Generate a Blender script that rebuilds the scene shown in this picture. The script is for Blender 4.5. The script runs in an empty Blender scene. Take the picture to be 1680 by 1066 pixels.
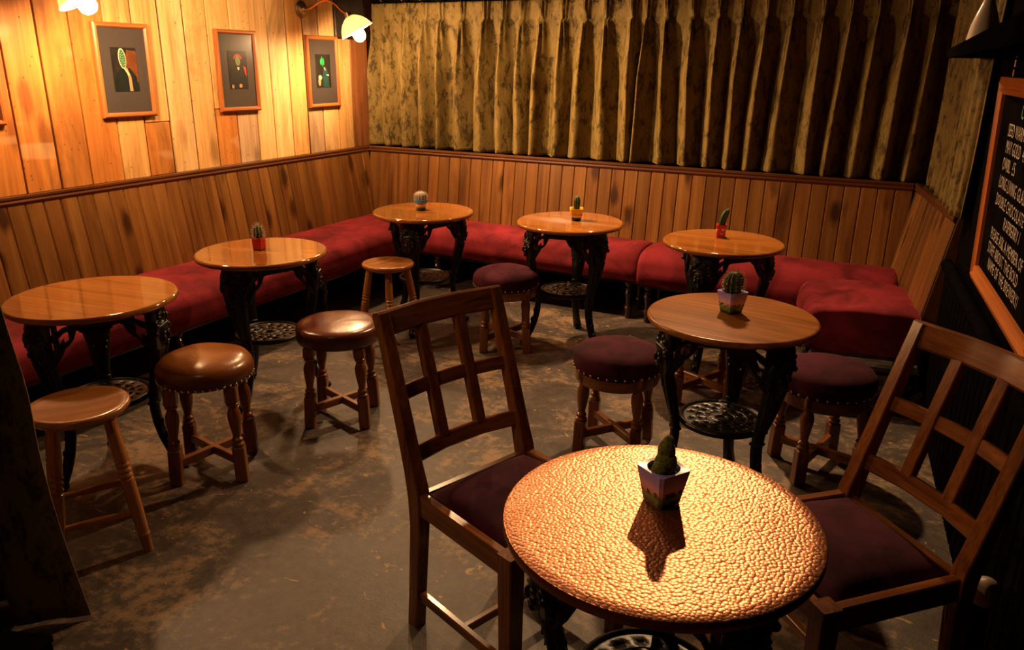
import bpy, bmesh, math, random
from mathutils import Vector, Matrix, noise
random.seed(7)
PI = math.pi
SC = bpy.context.scene
COL = SC.collection

# ------------------------------------------------------------------ camera, light, exposure
CAM_R = Vector((0.8889, 0.4570, 0.0101)).normalized()
CAM_F = Vector((-0.4307, 0.8446, -0.3183)).normalized()
cam_d = bpy.data.cameras.new('camera'); cam = bpy.data.objects.new('camera', cam_d); COL.objects.link(cam)
pitch, roll, yaw = math.radians(18.56), math.radians(0.61), math.radians(-27.02)
fw = Vector((math.sin(yaw)*math.cos(pitch), math.cos(yaw)*math.cos(pitch), -math.sin(pitch)))
rt = Vector((math.cos(yaw), -math.sin(yaw), 0)); up = rt.cross(fw)
r2 = rt*math.cos(roll) + up*math.sin(roll); u2 = up*math.cos(roll) - rt*math.sin(roll)
M = Matrix((r2, u2, -fw)).transposed().to_4x4(); M.translation = Vector((0, 0, 1.61))
cam.matrix_world = M
cam_d.sensor_width = 36.0; cam_d.lens = 1300.0/1680.0*36.0; cam_d.clip_start = 0.02
SC.camera = cam

world = bpy.data.worlds.new('world'); SC.world = world; world.use_nodes = True
world.node_tree.nodes['Background'].inputs[0].default_value = (1, 0.7, 0.45, 1)
world.node_tree.nodes['Background'].inputs[1].default_value = 0.02
SC.view_settings.view_transform = 'Standard'; SC.view_settings.look = 'None'
SC.view_settings.gamma = 1.0; SC.view_settings.use_curve_mapping = False
SC.view_settings.exposure = 0.24
WARM = (1.0, 0.585, 0.275)
SCONCE_STRENGTH = 640.0       # emission of each wall-lamp bulb
PENDANT_W = 58.0              # ceiling downlights

# ------------------------------------------------------------------ materials
MATS = {}
def new_mat(name):
    m = bpy.data.materials.new(name); m.use_nodes = True; MATS[name] = m
    nt = m.node_tree; b = nt.nodes['Principled BSDF']
    return m, nt, b
def nd(nt, typ, **kw):
    n = nt.nodes.new(typ)
    for k, v in kw.items():
        if k in n.inputs: n.inputs[k].default_value = v
        else: setattr(n, k, v)
    return n
def ramp(nt, fac, stops, interp='LINEAR'):
    r = nt.nodes.new('ShaderNodeValToRGB'); r.color_ramp.interpolation = interp
    el = r.color_ramp.elements
    while len(el) < len(stops): el.new(0.5)
    for e, (p, c) in zip(el, stops):
        e.position = p; e.color = (c[0], c[1], c[2], 1) if len(c) == 3 else c
    if fac is not None: nt.links.new(fac, r.inputs[0])
    return r
def mixc(nt, fac, a, b, mode='MIX'):
    n = nt.nodes.new('ShaderNodeMix'); n.data_type = 'RGBA'; n.blend_type = mode
    for i, v in ((0, fac), (6, a), (7, b)):
        if hasattr(v, 'is_output'): nt.links.new(v, n.inputs[i])
        else: n.inputs[i].default_value = v if i == 0 else (v[0], v[1], v[2], 1)
    return n.outputs[2]
def mathn(nt, op, a, b=0.0):
    n = nt.nodes.new('ShaderNodeMath'); n.operation = op
    for i, v in ((0, a), (1, b)):
        if hasattr(v, 'is_output'): nt.links.new(v, n.inputs[i])
        else: n.inputs[i].default_value = v
    return n.outputs[0]
def coords(nt, scale=(1, 1, 1), rand=True):
    tc = nt.nodes.new('ShaderNodeTexCoord'); mp = nt.nodes.new('ShaderNodeMapping')
    mp.inputs['Scale'].default_value = scale
    nt.links.new(tc.outputs['Object'], mp.inputs[0])
    if not rand: return mp.outputs[0], None
    oi = nt.nodes.new('ShaderNodeObjectInfo')
    cx = nt.nodes.new('ShaderNodeCombineXYZ')
    nt.links.new(mathn(nt, 'MULTIPLY', oi.outputs['Random'], 37.0), cx.inputs[0])
    nt.links.new(mathn(nt, 'MULTIPLY', oi.outputs['Random'], 91.0), cx.inputs[1])
    nt.links.new(mathn(nt, 'MULTIPLY', oi.outputs['Random'], 53.0), cx.inputs[2])
    va = nt.nodes.new('ShaderNodeVectorMath'); va.operation = 'ADD'
    nt.links.new(mp.outputs[0], va.inputs[0]); nt.links.new(cx.outputs[0], va.inputs[1])
    return va.outputs[0], oi.outputs['Random']
def noise_t(nt, vec, scale, detail=4, rough=0.55, dist=0.0):
    n = nd(nt, 'ShaderNodeTexNoise', Scale=scale, Detail=detail, Roughness=rough, Distortion=dist)
    nt.links.new(vec, n.inputs['Vector']); return n.outputs['Fac']
def bump(nt, b, h, strength, dist=0.01):
    n = nd(nt, 'ShaderNodeBump', Strength=strength, Distance=dist)
    nt.links.new(h, n.inputs['Height']); nt.links.new(n.outputs[0], b.inputs['Normal'])
def wood(name, light, mid, dark, axis='Z', rough=0.35, across=1.0, knots=0.0, vary=0.0, coat=0.0, streak=0.35, bmp=0.12):
    m, nt, b = new_mat(name)
    s = [9*across]*3; s['XYZ'.index(axis)] = 0.75*across
    v, rnd = coords(nt, s)
    n1 = noise_t(nt, v, 1.0, 6, 0.6, 1.2)
    c = ramp(nt, n1, [(0.28, dark), (0.47, mid), (0.68, light)]).outputs[0]
    s2 = [70*across]*3; s2['XYZ'.index(axis)] = 2.0
    v2, _ = coords(nt, s2)
    n2 = noise_t(nt, v2, 1.0, 3, 0.6)
    f = ramp(nt, n2, [(0.30, (1-streak,)*3), (0.62, (1, 1, 1))]).outputs[0]
    c = mixc(nt, 1.0, c, f, 'MULTIPLY')
    if knots > 0:
        s3 = [6.5*across]*3; s3['XYZ'.index(axis)] = 2.6*across
        v3, _ = coords(nt, s3)
        wob = noise_t(nt, v3, 3.0, 3)
        vo = nd(nt, 'ShaderNodeTexVoronoi', Scale=1.0, Randomness=1.0)
        nt.links.new(v3, vo.inputs['Vector'])
        d = mathn(nt, 'ADD', vo.outputs['Distance'], mathn(nt, 'MULTIPLY', wob, 0.28))
        k = ramp(nt, d, [(0.255, (1, 1, 1)), (0.40, (0, 0, 0))]).outputs[0]
        k2 = mathn(nt, 'MULTIPLY', k, knots)
        c = mixc(nt, k2, c, (dark[0]*0.45, dark[1]*0.38, dark[2]*0.35))
    if vary > 0:
        h = nd(nt, 'ShaderNodeHueSaturation')
        nt.links.new(mathn(nt, 'ADD', mathn(nt, 'MULTIPLY', rnd, vary*2), 1-vary), h.inputs['Value'])
        h.inputs['Fac'].default_value = 1.0
        nt.links.new(c, h.inputs['Color']); c = h.outputs[0]
    nt.links.new(c, b.inputs['Base Color'])
    b.inputs['Roughness'].default_value = rough
    if coat: b.inputs['Coat Weight'].default_value = coat; b.inputs['Coat Roughness'].default_value = 0.12
    bump(nt, b, n2, bmp, 0.003)
    return m
def plain(name, col, rough=0.5, metal=0.0, nz=0.0, nscale=30, bmp=0.0, sheen=0.0, coat=0.0):
    m, nt, b = new_mat(name)
    v, rnd = coords(nt)
    n1 = noise_t(nt, v, nscale, 5, 0.6)
    lo = tuple(x*(1-nz) for x in col); hi = tuple(min(1, x*(1+nz)) for x in col)
    nt.links.new(ramp(nt, n1, [(0.3, lo), (0.7, hi)]).outputs[0], b.inputs['Base Color'])
    b.inputs['Roughness'].default_value = rough; b.inputs['Metallic'].default_value = metal
    if sheen: b.inputs['Sheen Weight'].default_value = sheen; b.inputs['Sheen Roughness'].default_value = 0.4; b.inputs['Sheen Tint'].default_value = (min(1, col[0]*3), min(1, col[1]*3), min(1, col[2]*3), 1)
    if coat: b.inputs['Coat Weight'].default_value = coat; b.inputs['Coat Roughness'].default_value = 0.1
    if bmp: bump(nt, b, n1, bmp, 0.004)
    return m
def fabric(name, col, nap, scale=5.0, sheen=0.6):
    m, nt, b = new_mat(name)
    v, _ = coords(nt)
    n1 = noise_t(nt, v, scale, 4, 0.6, 0.6); n2 = noise_t(nt, v, 420, 2)
    lo = tuple(x*(1-nap) for x in col); hi = tuple(min(1, x*(1+nap*0.7)) for x in col)
    c = ramp(nt, n1, [(0.36, lo), (0.60, hi)]).outputs[0]
    nt.links.new(c, b.inputs['Base Color'])
    b.inputs['Roughness'].default_value = 0.9
    b.inputs['Specular IOR Level'].default_value = 0.15
    b.inputs['Sheen Weight'].default_value = sheen; b.inputs['Sheen Roughness'].default_value = 0.45
    b.inputs['Sheen Tint'].default_value = (min(1, col[0]*2.6), min(1, col[1]*2.6+.02), min(1, col[2]*2.6+.02), 1)
    bump(nt, b, n2, 0.15, 0.001)
    return m

plank_cols = {
 'honey': ((0.86, 0.52, 0.20), (0.76, 0.41, 0.13), (0.48, 0.21, 0.05)),
 'pale':  ((0.90, 0.62, 0.29), (0.83, 0.52, 0.21), (0.62, 0.33, 0.11)),
 'orange':((0.70, 0.28, 0.055), (0.56, 0.195, 0.033), (0.28, 0.075, 0.013)),
 'brown': ((0.36, 0.14, 0.045), (0.26, 0.09, 0.025), (0.12, 0.035, 0.010)),
 'grey':  ((0.66, 0.44, 0.25), (0.54, 0.34, 0.18), (0.28, 0.15, 0.07))}
def plank_mat(name, light, mid, dark):
    m = wood(name, light, mid, dark, 'Z', 0.5, 0.8, 0.6, 0.10, 0.0, 0.28, 0.25)
    nt = m.node_tree; b = nt.nodes['Principled BSDF']
    c = b.inputs['Base Color'].links[0].from_socket
    v, rn = coords(nt, (3.2, 3.2, 1.1)); st = noise_t(nt, v, 1.0, 6, 0.68, 0.8)          # old stains
    c = mixc(nt, mathn(nt, 'MULTIPLY', ramp(nt, st, [(0.52, (0, 0, 0)), (0.74, (1, 1, 1))]).outputs[0], 0.72), c, tuple(x*0.28 for x in dark))
    v2, _ = coords(nt, (55, 55, 40)); vo = nd(nt, 'ShaderNodeTexVoronoi', Scale=0.42); nt.links.new(v2, vo.inputs['Vector'])  # nail holes
    c = mixc(nt, ramp(nt, vo.outputs['Distance'], [(0.055, (0.85,)*3), (0.10, (0, 0, 0))]).outputs[0], c, (0.05, 0.02, 0.008))
    v3, _ = coords(nt, (0.2, 0.2, 1)); bd_ = noise_t(nt, v3, 6.0, 2, 0.5)                   # pale batten marks
    c = mixc(nt, mathn(nt, 'MULTIPLY', ramp(nt, bd_, [(0.64, (0, 0, 0)), (0.69, (1, 1, 1))]).outputs[0], 0.22), c, (0.85, 0.60, 0.34))
    nt.links.new(c, b.inputs['Base Color'])
for k, (a, b_, c_) in plank_cols.items(): plank_mat('plank_'+k, a, b_, c_)
wood('pine_board', (0.27, 0.120, 0.028), (0.185, 0.072, 0.0155), (0.070, 0.021, 0.005), 'Z', 0.33, 1.0, 0.9, 0.24, 0.15, 0.22, 0.06)
wood('rail_wood', (0.13, 0.046, 0.014), (0.10, 0.033, 0.010), (0.055, 0.016, 0.005), 'X', 0.28, 1.0, 0.0, 0.0, 0.3, 0.3, 0.05)
wood('table_wood', (0.40, 0.155, 0.036), (0.31, 0.11, 0.022), (0.21, 0.065, 0.012), 'X', 0.09, 0.8, 0.0, 0.08, 0.0, 0.22, 0.015)
wood('oak_top', (0.46, 0.175, 0.040), (0.36, 0.128, 0.026), (0.22, 0.068, 0.013), 'X', 0.28, 1.1, 0.0, 0.0, 0.0, 0.40, 0.02)
MATS['oak_top'].node_tree.nodes['Principled BSDF'].inputs['Specular IOR Level'].default_value = 0.2
for ax in 'XYZ':
    wood('chair_wood_'+ax, (0.35, 0.118, 0.024), (0.235, 0.072, 0.013), (0.10, 0.026, 0.005), ax, 0.24, 1.6, 0.0, 0.05, 0.15, 0.40, 0.06)
    wood('stool_wood_'+ax, (0.29, 0.098, 0.020), (0.20, 0.062, 0.012), (0.09, 0.025, 0.005), ax, 0.30, 1.5, 0.0, 0.08, 0.1, 0.25, 0.05)
    wood('beech_'+ax, (0.47, 0.19, 0.055), (0.38, 0.14, 0.036), (0.27, 0.085, 0.02), ax, 0.26, 1.2, 0.0, 0.04, 0.3, 0.22, 0.03)
    wood('frame_wood_'+ax, (0.56, 0.20, 0.055), (0.44, 0.14, 0.034), (0.26, 0.07, 0.016), ax, 0.35, 1.4, 0.0, 0.05, 0.2, 0.25, 0.04)
    wood('orange_wood_'+ax, (0.62, 0.19, 0.035), (0.52, 0.14, 0.022), (0.38, 0.085, 0.012), ax, 0.33, 1.2, 0.0, 0.0, 0.2, 0.2, 0.03)
plain('cast_iron', (0.0075, 0.0065, 0.006), 0.36, 0.3, 0.3, 60, 0.25)
plain('dark_wood', (0.030, 0.010, 0.005), 0.22, 0.0, 0.3, 12, 0.03, 0, 0.4)
plain('black_paint', (0.004, 0.0035, 0.0035), 0.55, 0, 0.3, 20, 0.1)
plain('black_wall', (0.005, 0.004, 0.0035), 0.8, 0, 0.3, 8, 0.1)
plain('ceiling_paint', (0.05, 0.04, 0.035), 0.8, 0, 0.2, 5)
plain('far_wall_paint', (0.05, 0.035, 0.025), 0.8, 0, 0.2, 5)
plain('dark_steel', (0.06, 0.05, 0.045), 0.45, 0.6, 0.3, 10, 0.1)
plain('brass_nail', (0.75, 0.55, 0.30), 0.25, 1.0, 0.1)
plain('old_metal', (0.34, 0.24, 0.16), 0.42, 1.0, 0.3, 40, 0.1)
plain('copper_pipe', (0.72, 0.26, 0.10), 0.35, 1.0, 0.15, 30)
plain('chrome', (0.6, 0.6, 0.6), 0.2, 1.0, 0.1)
plain('soil', (0.05, 0.026, 0.014), 0.95, 0, 0.5, 160, 0.6)
plain('white_glaze', (0.72, 0.62, 0.54), 0.18, 0, 0.05, 6, 0.0, 0, 0.5)
plain('pale_cap', (0.34, 0.25, 0.18), 0.45, 0, 0.15, 40)
plain('slate', (0.006, 0.005, 0.0045), 0.85, 0, 0.5, 9)
plain('chalk', (0.62, 0.52, 0.42), 0.95, 0, 0.3, 200)
plain('chalk_green', (0.25, 0.55, 0.35), 0.95, 0, 0.3, 200)
plain('mount_card', (0.060, 0.050, 0.046), 0.32, 0, 0.08, 3, 0, 0, 0.5)
plain('print_dark', (0.016, 0.015, 0.012), 0.30, 0, 0.5, 25, 0, 0, 0.5)
plain('print_brown', (0.15, 0.045, 0.012), 0.35, 0, 0.5, 30, 0, 0, 0.5)
plain('print_coat', (0.006, 0.012, 0.010), 0.35, 0, 0.3, 30, 0, 0, 0.5)
plain('print_teal', (0.012, 0.055, 0.055), 0.35, 0, 0.3, 30, 0, 0, 0.5)
plain('print_green', (0.02, 0.15, 0.07), 0.35, 0, 0.4, 200)
plain('print_bright_green', (0.02, 0.36, 0.08), 0.35, 0, 0.3, 200)
plain('print_sage', (0.17, 0.20, 0.075), 0.35, 0, 0.4, 200)
plain('print_cream', (0.80, 0.62, 0.32), 0.4, 0, 0.2, 200)
plain('print_flesh', (0.55, 0.26, 0.13), 0.4, 0, 0.3, 200)
plain('print_red', (0.62, 0.04, 0.03), 0.4, 0, 0.2, 200)
fabric('red_suede', (0.195, 0.018, 0.026), 0.45, 4.5, 0.25)
fabric('plum_suede', (0.050, 0.0070, 0.017), 0.45, 7.0, 0.14)
# leather
def leather(name, top, side):
    m, nt, b = new_mat(name)
    tc = nt.nodes.new('ShaderNodeTexCoord'); v, _ = coords(nt)
    sx = nt.nodes.new('ShaderNodeSeparateXYZ'); nt.links.new(tc.outputs['Object'], sx.inputs[0])
    n1 = noise_t(nt, v, 9, 5, 0.6, 1.0)
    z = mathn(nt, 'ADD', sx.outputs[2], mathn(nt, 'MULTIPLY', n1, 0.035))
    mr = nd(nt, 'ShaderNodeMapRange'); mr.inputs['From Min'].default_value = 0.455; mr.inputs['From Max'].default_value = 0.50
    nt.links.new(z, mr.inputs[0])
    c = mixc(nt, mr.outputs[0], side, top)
    nt.links.new(c, b.inputs['Base Color']); b.inputs['Roughness'].default_value = 0.30
    n2 = noise_t(nt, v, 16, 4, 0.6, 2.0); bump(nt, b, n2, 0.22, 0.006)
    b.inputs['Coat Weight'].default_value = 0.25; b.inputs['Coat Roughness'].default_value = 0.2
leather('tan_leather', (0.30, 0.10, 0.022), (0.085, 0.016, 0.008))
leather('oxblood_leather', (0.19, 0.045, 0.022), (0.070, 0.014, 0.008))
# crushed velvet
def velvet(name, gold, dark):
    m, nt, b = new_mat(name)
    v, _ = coords(nt, (1, 1, 0.5), False)
    n1 = noise_t(nt, v, 17, 6, 0.72, 0.6); n2 = noise_t(nt, v, 70, 3, 0.6)
    s = mathn(nt, 'ADD', mathn(nt, 'MULTIPLY', n1, 0.75), mathn(nt, 'MULTIPLY', n2, 0.25))
    c = ramp(nt, s, [(0.425, dark), (0.49, tuple(x*0.75+y*0.25 for x, y in zip(gold, dark))), (0.60, gold)]).outputs[0]
    nt.links.new(c, b.inputs['Base Color']); b.inputs['Roughness'].default_value = 0.6
    b.inputs['Specular IOR Level'].default_value = 0.15
    b.inputs['Sheen Weight'].default_value = 0.35; b.inputs['Sheen Roughness'].default_value = 0.35
    b.inputs['Sheen Tint'].default_value = (0.8, 0.6, 0.2, 1)
    bump(nt, b, s, 0.35, 0.012)
velvet('olive_velvet', (0.215, 0.150, 0.046), (0.060, 0.040, 0.012))
# concrete floor
def floor_mat():
    m, nt, b = new_mat('worn_concrete')
    v, _ = coords(nt, (1, 1, 1), False)
    n0 = noise_t(nt, v, 0.9, 4, 0.6, 0.4); n1 = noise_t(nt, v, 3.2, 9, 0.68, 0.8); n2 = noise_t(nt, v, 26, 6, 0.7); n3 = noise_t(nt, v, 120, 3, 0.6)
    base = ramp(nt, n1, [(0.30, (0.042, 0.032, 0.027)), (0.50, (0.092, 0.073, 0.064)), (0.70, (0.140, 0.112, 0.098))]).outputs[0]
    sp = ramp(nt, n2, [(0.35, (0.65, 0.62, 0.60)), (0.6, (1.08, 1.05, 1.0))]).outputs[0]
    c = mixc(nt, 1.0, base, sp, 'MULTIPLY')
    pm = mathn(nt, 'ADD', mathn(nt, 'MULTIPLY', n1, 0.55), mathn(nt, 'ADD', mathn(nt, 'MULTIPLY', n2, 0.3), mathn(nt, 'MULTIPLY', n0, 0.25)))
    pk = ramp(nt, pm, [(0.565, (0, 0, 0)), (0.63, (1, 1, 1))]).outputs[0]
    c = mixc(nt, mathn(nt, 'MULTIPLY', pk, 0.62), c, (0.34, 0.21, 0.105))
    v4, _ = coords(nt, (1, 1.6, 1), False)
    n4 = noise_t(nt, v4, 7.5, 5, 0.6, 1.5)
    ch = ramp(nt, n4, [(0.655, (0, 0, 0)), (0.675, (1, 1, 1))]).outputs[0]
    c = mixc(nt, mathn(nt, 'MULTIPLY', ch, 0.8), c, (0.46, 0.28, 0.13))
    n5 = noise_t(nt, v4, 5.2, 7, 0.65, 0.5)
    dk = ramp(nt, n5, [(0.34, (1, 1, 1)), (0.40, (0, 0, 0))]).outputs[0]
    c = mixc(nt, mathn(nt, 'MULTIPLY', dk, 0.45), c, (0.045, 0.028, 0.02))
    nt.links.new(c, b.inputs['Base Color'])
    r = ramp(nt, n1, [(0.3, (0.42,)*3), (0.7, (0.62,)*3)]).outputs[0]
    nt.links.new(r, b.inputs['Roughness'])
    hh = mathn(nt, 'ADD', mathn(nt, 'MULTIPLY', n2, 0.6), mathn(nt, 'MULTIPLY', n3, 0.25))
    bump(nt, b, mathn(nt, 'ADD', hh, mathn(nt, 'MULTIPLY', ch, 0.25)), 0.30, 0.01)
floor_mat()
# hammered copper
def copper():
    m, nt, b = new_mat('hammered_copper')
    v, _ = coords(nt, (1, 1, 1), False)
    vo = nd(nt, 'ShaderNodeTexVoronoi', Scale=128.0, Randomness=0.9); nt.links.new(v, vo.inputs['Vector'])
    n1 = noise_t(nt, v, 9, 3); n2 = noise_t(nt, v, 260, 2)
    dome = mathn(nt, 'SUBTRACT', 1.0, mathn(nt, 'POWER', vo.outputs['Distance'], 2.0))
    h = mathn(nt, 'ADD', dome, mathn(nt, 'ADD', mathn(nt, 'MULTIPLY', n1, 0.5), mathn(nt, 'MULTIPLY', n2, 0.15)))
    c = ramp(nt, n1, [(0.3, (0.72, 0.29, 0.15)), (0.7, (0.84, 0.38, 0.21))]).outputs[0]
    nt.links.new(c, b.inputs['Base Color'])
    b.inputs['Metallic'].default_value = 1.0; b.inputs['Roughness'].default_value = 0.38
    bump(nt, b, h, 0.42, 0.003)
    m, nt, b = new_mat('copper_edge')
    b.inputs['Base Color'].default_value = (0.34, 0.115, 0.05, 1); b.inputs['Metallic'].default_value = 0.9; b.inputs['Roughness'].default_value = 0.42
copper()
# glowing glass bulb, opal shade
m, nt, b = new_mat('lit_bulb')
b.inputs['Base Color'].default_value = (1, 0.9, 0.7, 1); b.inputs['Emission Color'].default_value = (*WARM, 1); b.inputs['Emission Strength'].default_value = SCONCE_STRENGTH
m, nt, b = new_mat('opal_shade')
b.inputs['Base Color'].default_value = (0.95, 0.90, 0.80, 1); b.inputs['Roughness'].default_value = 0.3
tr = nd(nt, 'ShaderNodeBsdfTranslucent', Color=(1.0, 0.86, 0.62, 1)); mx = nd(nt, 'ShaderNodeMixShader', Fac=0.32)
out = nt.nodes['Material Output']
nt.links.new(b.outputs[0], mx.inputs[1]); nt.links.new(tr.outputs[0], mx.inputs[2]); nt.links.new(mx.outputs[0], out.inputs[0])
# painted pots: bands up the height (object z 0..h)
def pot_paint(name, h, stops, wob=0.10, wscale=90, dark=None):
    m, nt, b = new_mat(name)
    tc = nt.nodes.new('ShaderNodeTexCoord'); sx = nt.nodes.new('ShaderNodeSeparateXYZ'); nt.links.new(tc.outputs['Object'], sx.inputs[0])
    v, _ = coords(nt); n1 = noise_t(nt, v, wscale, 3, 0.6)
    z = mathn(nt, 'DIVIDE', sx.outputs[2], h)
    zz = mathn(nt, 'ADD', z, mathn(nt, 'MULTIPLY', mathn(nt, 'SUBTRACT', n1, 0.5), wob))
    c = ramp(nt, zz, stops).outputs[0]
    if dark:
        n2 = noise_t(nt, v, wscale*1.3, 2)
        lo, hi, col = dark
        w = mathn(nt, 'MULTIPLY', ramp(nt, n2, [(0.52, (0, 0, 0)), (0.56, (1, 1, 1))]).outputs[0], ramp(nt, z, [(lo-0.02, (0, 0, 0)), (lo, (1, 1, 1)), (hi, (1, 1, 1)), (hi+0.02, (0, 0, 0))]).outputs[0])
        c = mixc(nt, w, c, col)
    nt.links.new(c, b.inputs['Base Color']); b.inputs['Roughness'].default_value = 0.3; b.inputs['Coat Weight'].default_value = 0.15
pot_paint('dusk_landscape_glaze', 0.08, [(0.0, (0.01, 0.03, 0.015)), (0.10, (0.015, 0.05, 0.015)), (0.16, (0.08, 0.22, 0.03)), (0.34, (0.16, 0.30, 0.04)), (0.40, (0.70, 0.30, 0.28)), (0.58, (0.72, 0.40, 0.55)), (0.78, (0.40, 0.29, 0.68)), (1.0, (0.34, 0.27, 0.70))], 0.16, 60, (0.30, 0.46, (0.012, 0.016, 0.012)))
pot_paint('red_glaze', 0.062, [(0.0, (0.02, 0.01, 0.01)), (0.06, (0.02, 0.01, 0.01)), (0.10, (0.66, 0.02, 0.010)), (1.0, (0.72, 0.025, 0.012))], 0.02, 60)
pot_paint('blue_garden_glaze', 0.065, [(0.0, (0.02, 0.06, 0.01)), (0.22, (0.05, 0.16, 0.02)), (0.36, (0.72, 0.45, 0.12)), (0.50, (0.80, 0.62, 0.40)), (0.60, (0.60, 0.10, 0.05)), (0.68, (0.10, 0.32, 0.50)), (1.0, (0.06, 0.30, 0.55))], 0.30, 70)
pot_paint('yellow_mountain_glaze', 0.070, [(0.0, (0.008, 0.03, 0.012)), (0.25, (0.010, 0.04, 0.015)), (0.30, (0.65, 0.55, 0.38)), (0.44, (0.78, 0.66, 0.46)), (0.50, (0.40, 0.07, 0.02)), (0.58, (0.85, 0.46, 0.02)), (1.0, (0.90, 0.50, 0.03))], 0.22, 55)
pot_paint('red_patterned_glaze', 0.068, [(0.0, (0.62, 0.52, 0.42)), (0.05, (0.62, 0.02, 0.012)), (1.0, (0.66, 0.025, 0.012))], 0.05, 60, (0.25, 0.72, (0.7, 0.55, 0.45)))
plain('cactus_green', (0.030, 0.075, 0.022), 0.55, 0, 0.4, 60, 0.2)
plain('cactus_dark', (0.016, 0.060, 0.022), 0.5, 0, 0.4, 60, 0.2)
plain('cactus_moss', (0.13, 0.135, 0.022), 0.9, 0, 0.7, 130, 0.9)
plain('cactus_wool', (0.40, 0.34, 0.27), 0.95, 0, 0.2, 200, 0.5)
plain('spine_tan', (0.52, 0.33, 0.16), 0.6, 0, 0.2)
plain('spine_white', (0.68, 0.60, 0.48), 0.6, 0, 0.2)

for k in ('black_paint', 'black_wall', 'slate', 'ceiling_paint', 'far_wall_paint'):
    MATS[k].node_tree.nodes['Principled BSDF'].inputs['Specular IOR Level'].default_value = 0.0; MATS[k].node_tree.nodes['Principled BSDF'].inputs['Roughness'].default_value = 0.9

# ------------------------------------------------------------------ mesh helpers
class B:
    """collects geometry in one bmesh"""
    def __init__(s): s.bm = bmesh.new()
    def _xf(s, vs, mat):
        if mat is not None: bmesh.ops.transform(s.bm, matrix=mat, verts=vs)
    def box(s, c, d, mat=None, bev=0.0, seg=1):
        r = bmesh.ops.create_cube(s.bm, size=1.0); vs = r['verts']
        bmesh.ops.scale(s.bm, vec=d, verts=vs); bmesh.ops.translate(s.bm, vec=c, verts=vs)
        if bev > 0:
            es = list({e for v in vs for e in v.link_edges})
            r2_ = bmesh.ops.bevel(s.bm, geom=es, offset=bev, segments=seg, affect='EDGES', profile=0.5)
            vs = list({v for f in r2_['faces'] for v in f.verts} | {v for v in vs if v.is_valid})
        s._xf(vs, mat); return s
    def rings(s, rings, close=True, cap=True):
        """rings: list of lists of points (same count)"""
        V = [[s.bm.verts.new(p) for p in r] for r in rings]; n = len(V[0])
        for a, b_ in zip(V, V[1:]):
            for i in range(n if close else n-1):
                j = (i+1) % n
                try: s.bm.faces.new((a[i], a[j], b_[j], b_[i]))
                except ValueError: pass
        if cap and close:
            for r in (list(reversed(V[0])), V[-1]):
                try: s.bm.faces.new(r)
                except ValueError: pass
        return s
    def lathe(s, prof, seg=24, c=(0, 0, 0), mat=None, sx=1.0, sy=1.0):
        rs = [[Vector((c[0]+r*math.cos(2*PI*i/seg)*sx, c[1]+r*math.sin(2*PI*i/seg)*sy, c[2]+z)) for i in range(seg)] for r, z in prof]
        if mat is not None: rs = [[mat @ p for p in r] for r in rs]
        return s.rings(rs)
    def tube(s, path, rad, seg=10, flat=None, upv=Vector((0, 0, 1))):
        """path of Vectors; rad number/list; flat=list of (ra, rb) for elliptical sections (ra along side)"""
        path = [Vector(p) for p in path]; rs = []
        for i, p in enumerate(path):
            t = (path[min(i+1, len(path)-1)]-path[max(i-1, 0)]).normalized()
            a = t.cross(upv)
            if a.length < 1e-4: a = t.cross(Vector((1, 0, 0)))
            a.normalize(); b_ = a.cross(t).normalized()
            if flat: ra, rb = flat[i]
            else: ra = rb = rad[i] if isinstance(rad, (list, tuple)) else rad
            rs.append([p+a*ra*math.cos(2*PI*k/seg)+b_*rb*math.sin(2*PI*k/seg) for k in range(seg)])
        return s.rings(rs)
    def sphere(s, c, r, sc=(1, 1, 1), u=12, v=8):
        x = bmesh.ops.create_uvsphere(s.bm, u_segments=u, v_segments=v, radius=r)
        bmesh.ops.scale(s.bm, vec=sc, verts=x['verts']); bmesh.ops.translate(s.bm, vec=c, verts=x['verts']); return s
    def sweep_rect(s, path, w, h, upv=Vector((0, 0, 1)), bev=0.003):
        """rectangular bar along a path; w across, h along upv; small chamfers"""
        path = [Vector(p) for p in path]; rs = []
        for i, p in enumerate(path):
            t = (path[min(i+1, len(path)-1)]-path[max(i-1, 0)]).normalized()
            a = t.cross(upv).normalized(); b_ = a.cross(t).normalized()
            ww = (w[i] if isinstance(w, (list, tuple)) else w)/2; hh = (h[i] if isinstance(h, (list, tuple)) else h)/2; e = bev
            pts = [(ww-e, -hh), (ww, -hh+e), (ww, hh-e), (ww-e, hh), (-ww+e, hh), (-ww, hh-e), (-ww, -hh+e), (-ww+e, -hh)]
            rs.append([p+a*x+b_*y for x, y in pts])
        return s.rings(rs)
    def mesh(s, name, angle=35):
        me = bpy.data.meshes.new(name); bmesh.ops.recalc_face_normals(s.bm, faces=s.bm.faces[:])
        s.bm.to_mesh(me); s.bm.free()
        if angle:
            me.polygons.foreach_set('use_smooth', [True]*len(me.polygons))
            me.set_sharp_from_angle(angle=math.radians(angle))
        return me
def obj(name, b, mat, parent=None, loc=(0, 0, 0), rot=(0, 0, 0), angle=35):
    me = b if isinstance(b, bpy.types.Mesh) else b.mesh(name, angle)
    if isinstance(mat, str): mat = MATS[mat]
    if not me.materials: me.materials.append(mat)
    o = bpy.data.objects.new(name, me); COL.objects.link(o)
    o.location = loc; o.rotation_euler = rot
    if parent: o.parent = parent
    return o
def tag(o, label, cat, group=None, kind=None):
    o['label'] = label; o['category'] = cat
    if group: o['group'] = group
    if kind: o['kind'] = kind
    return o
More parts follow.
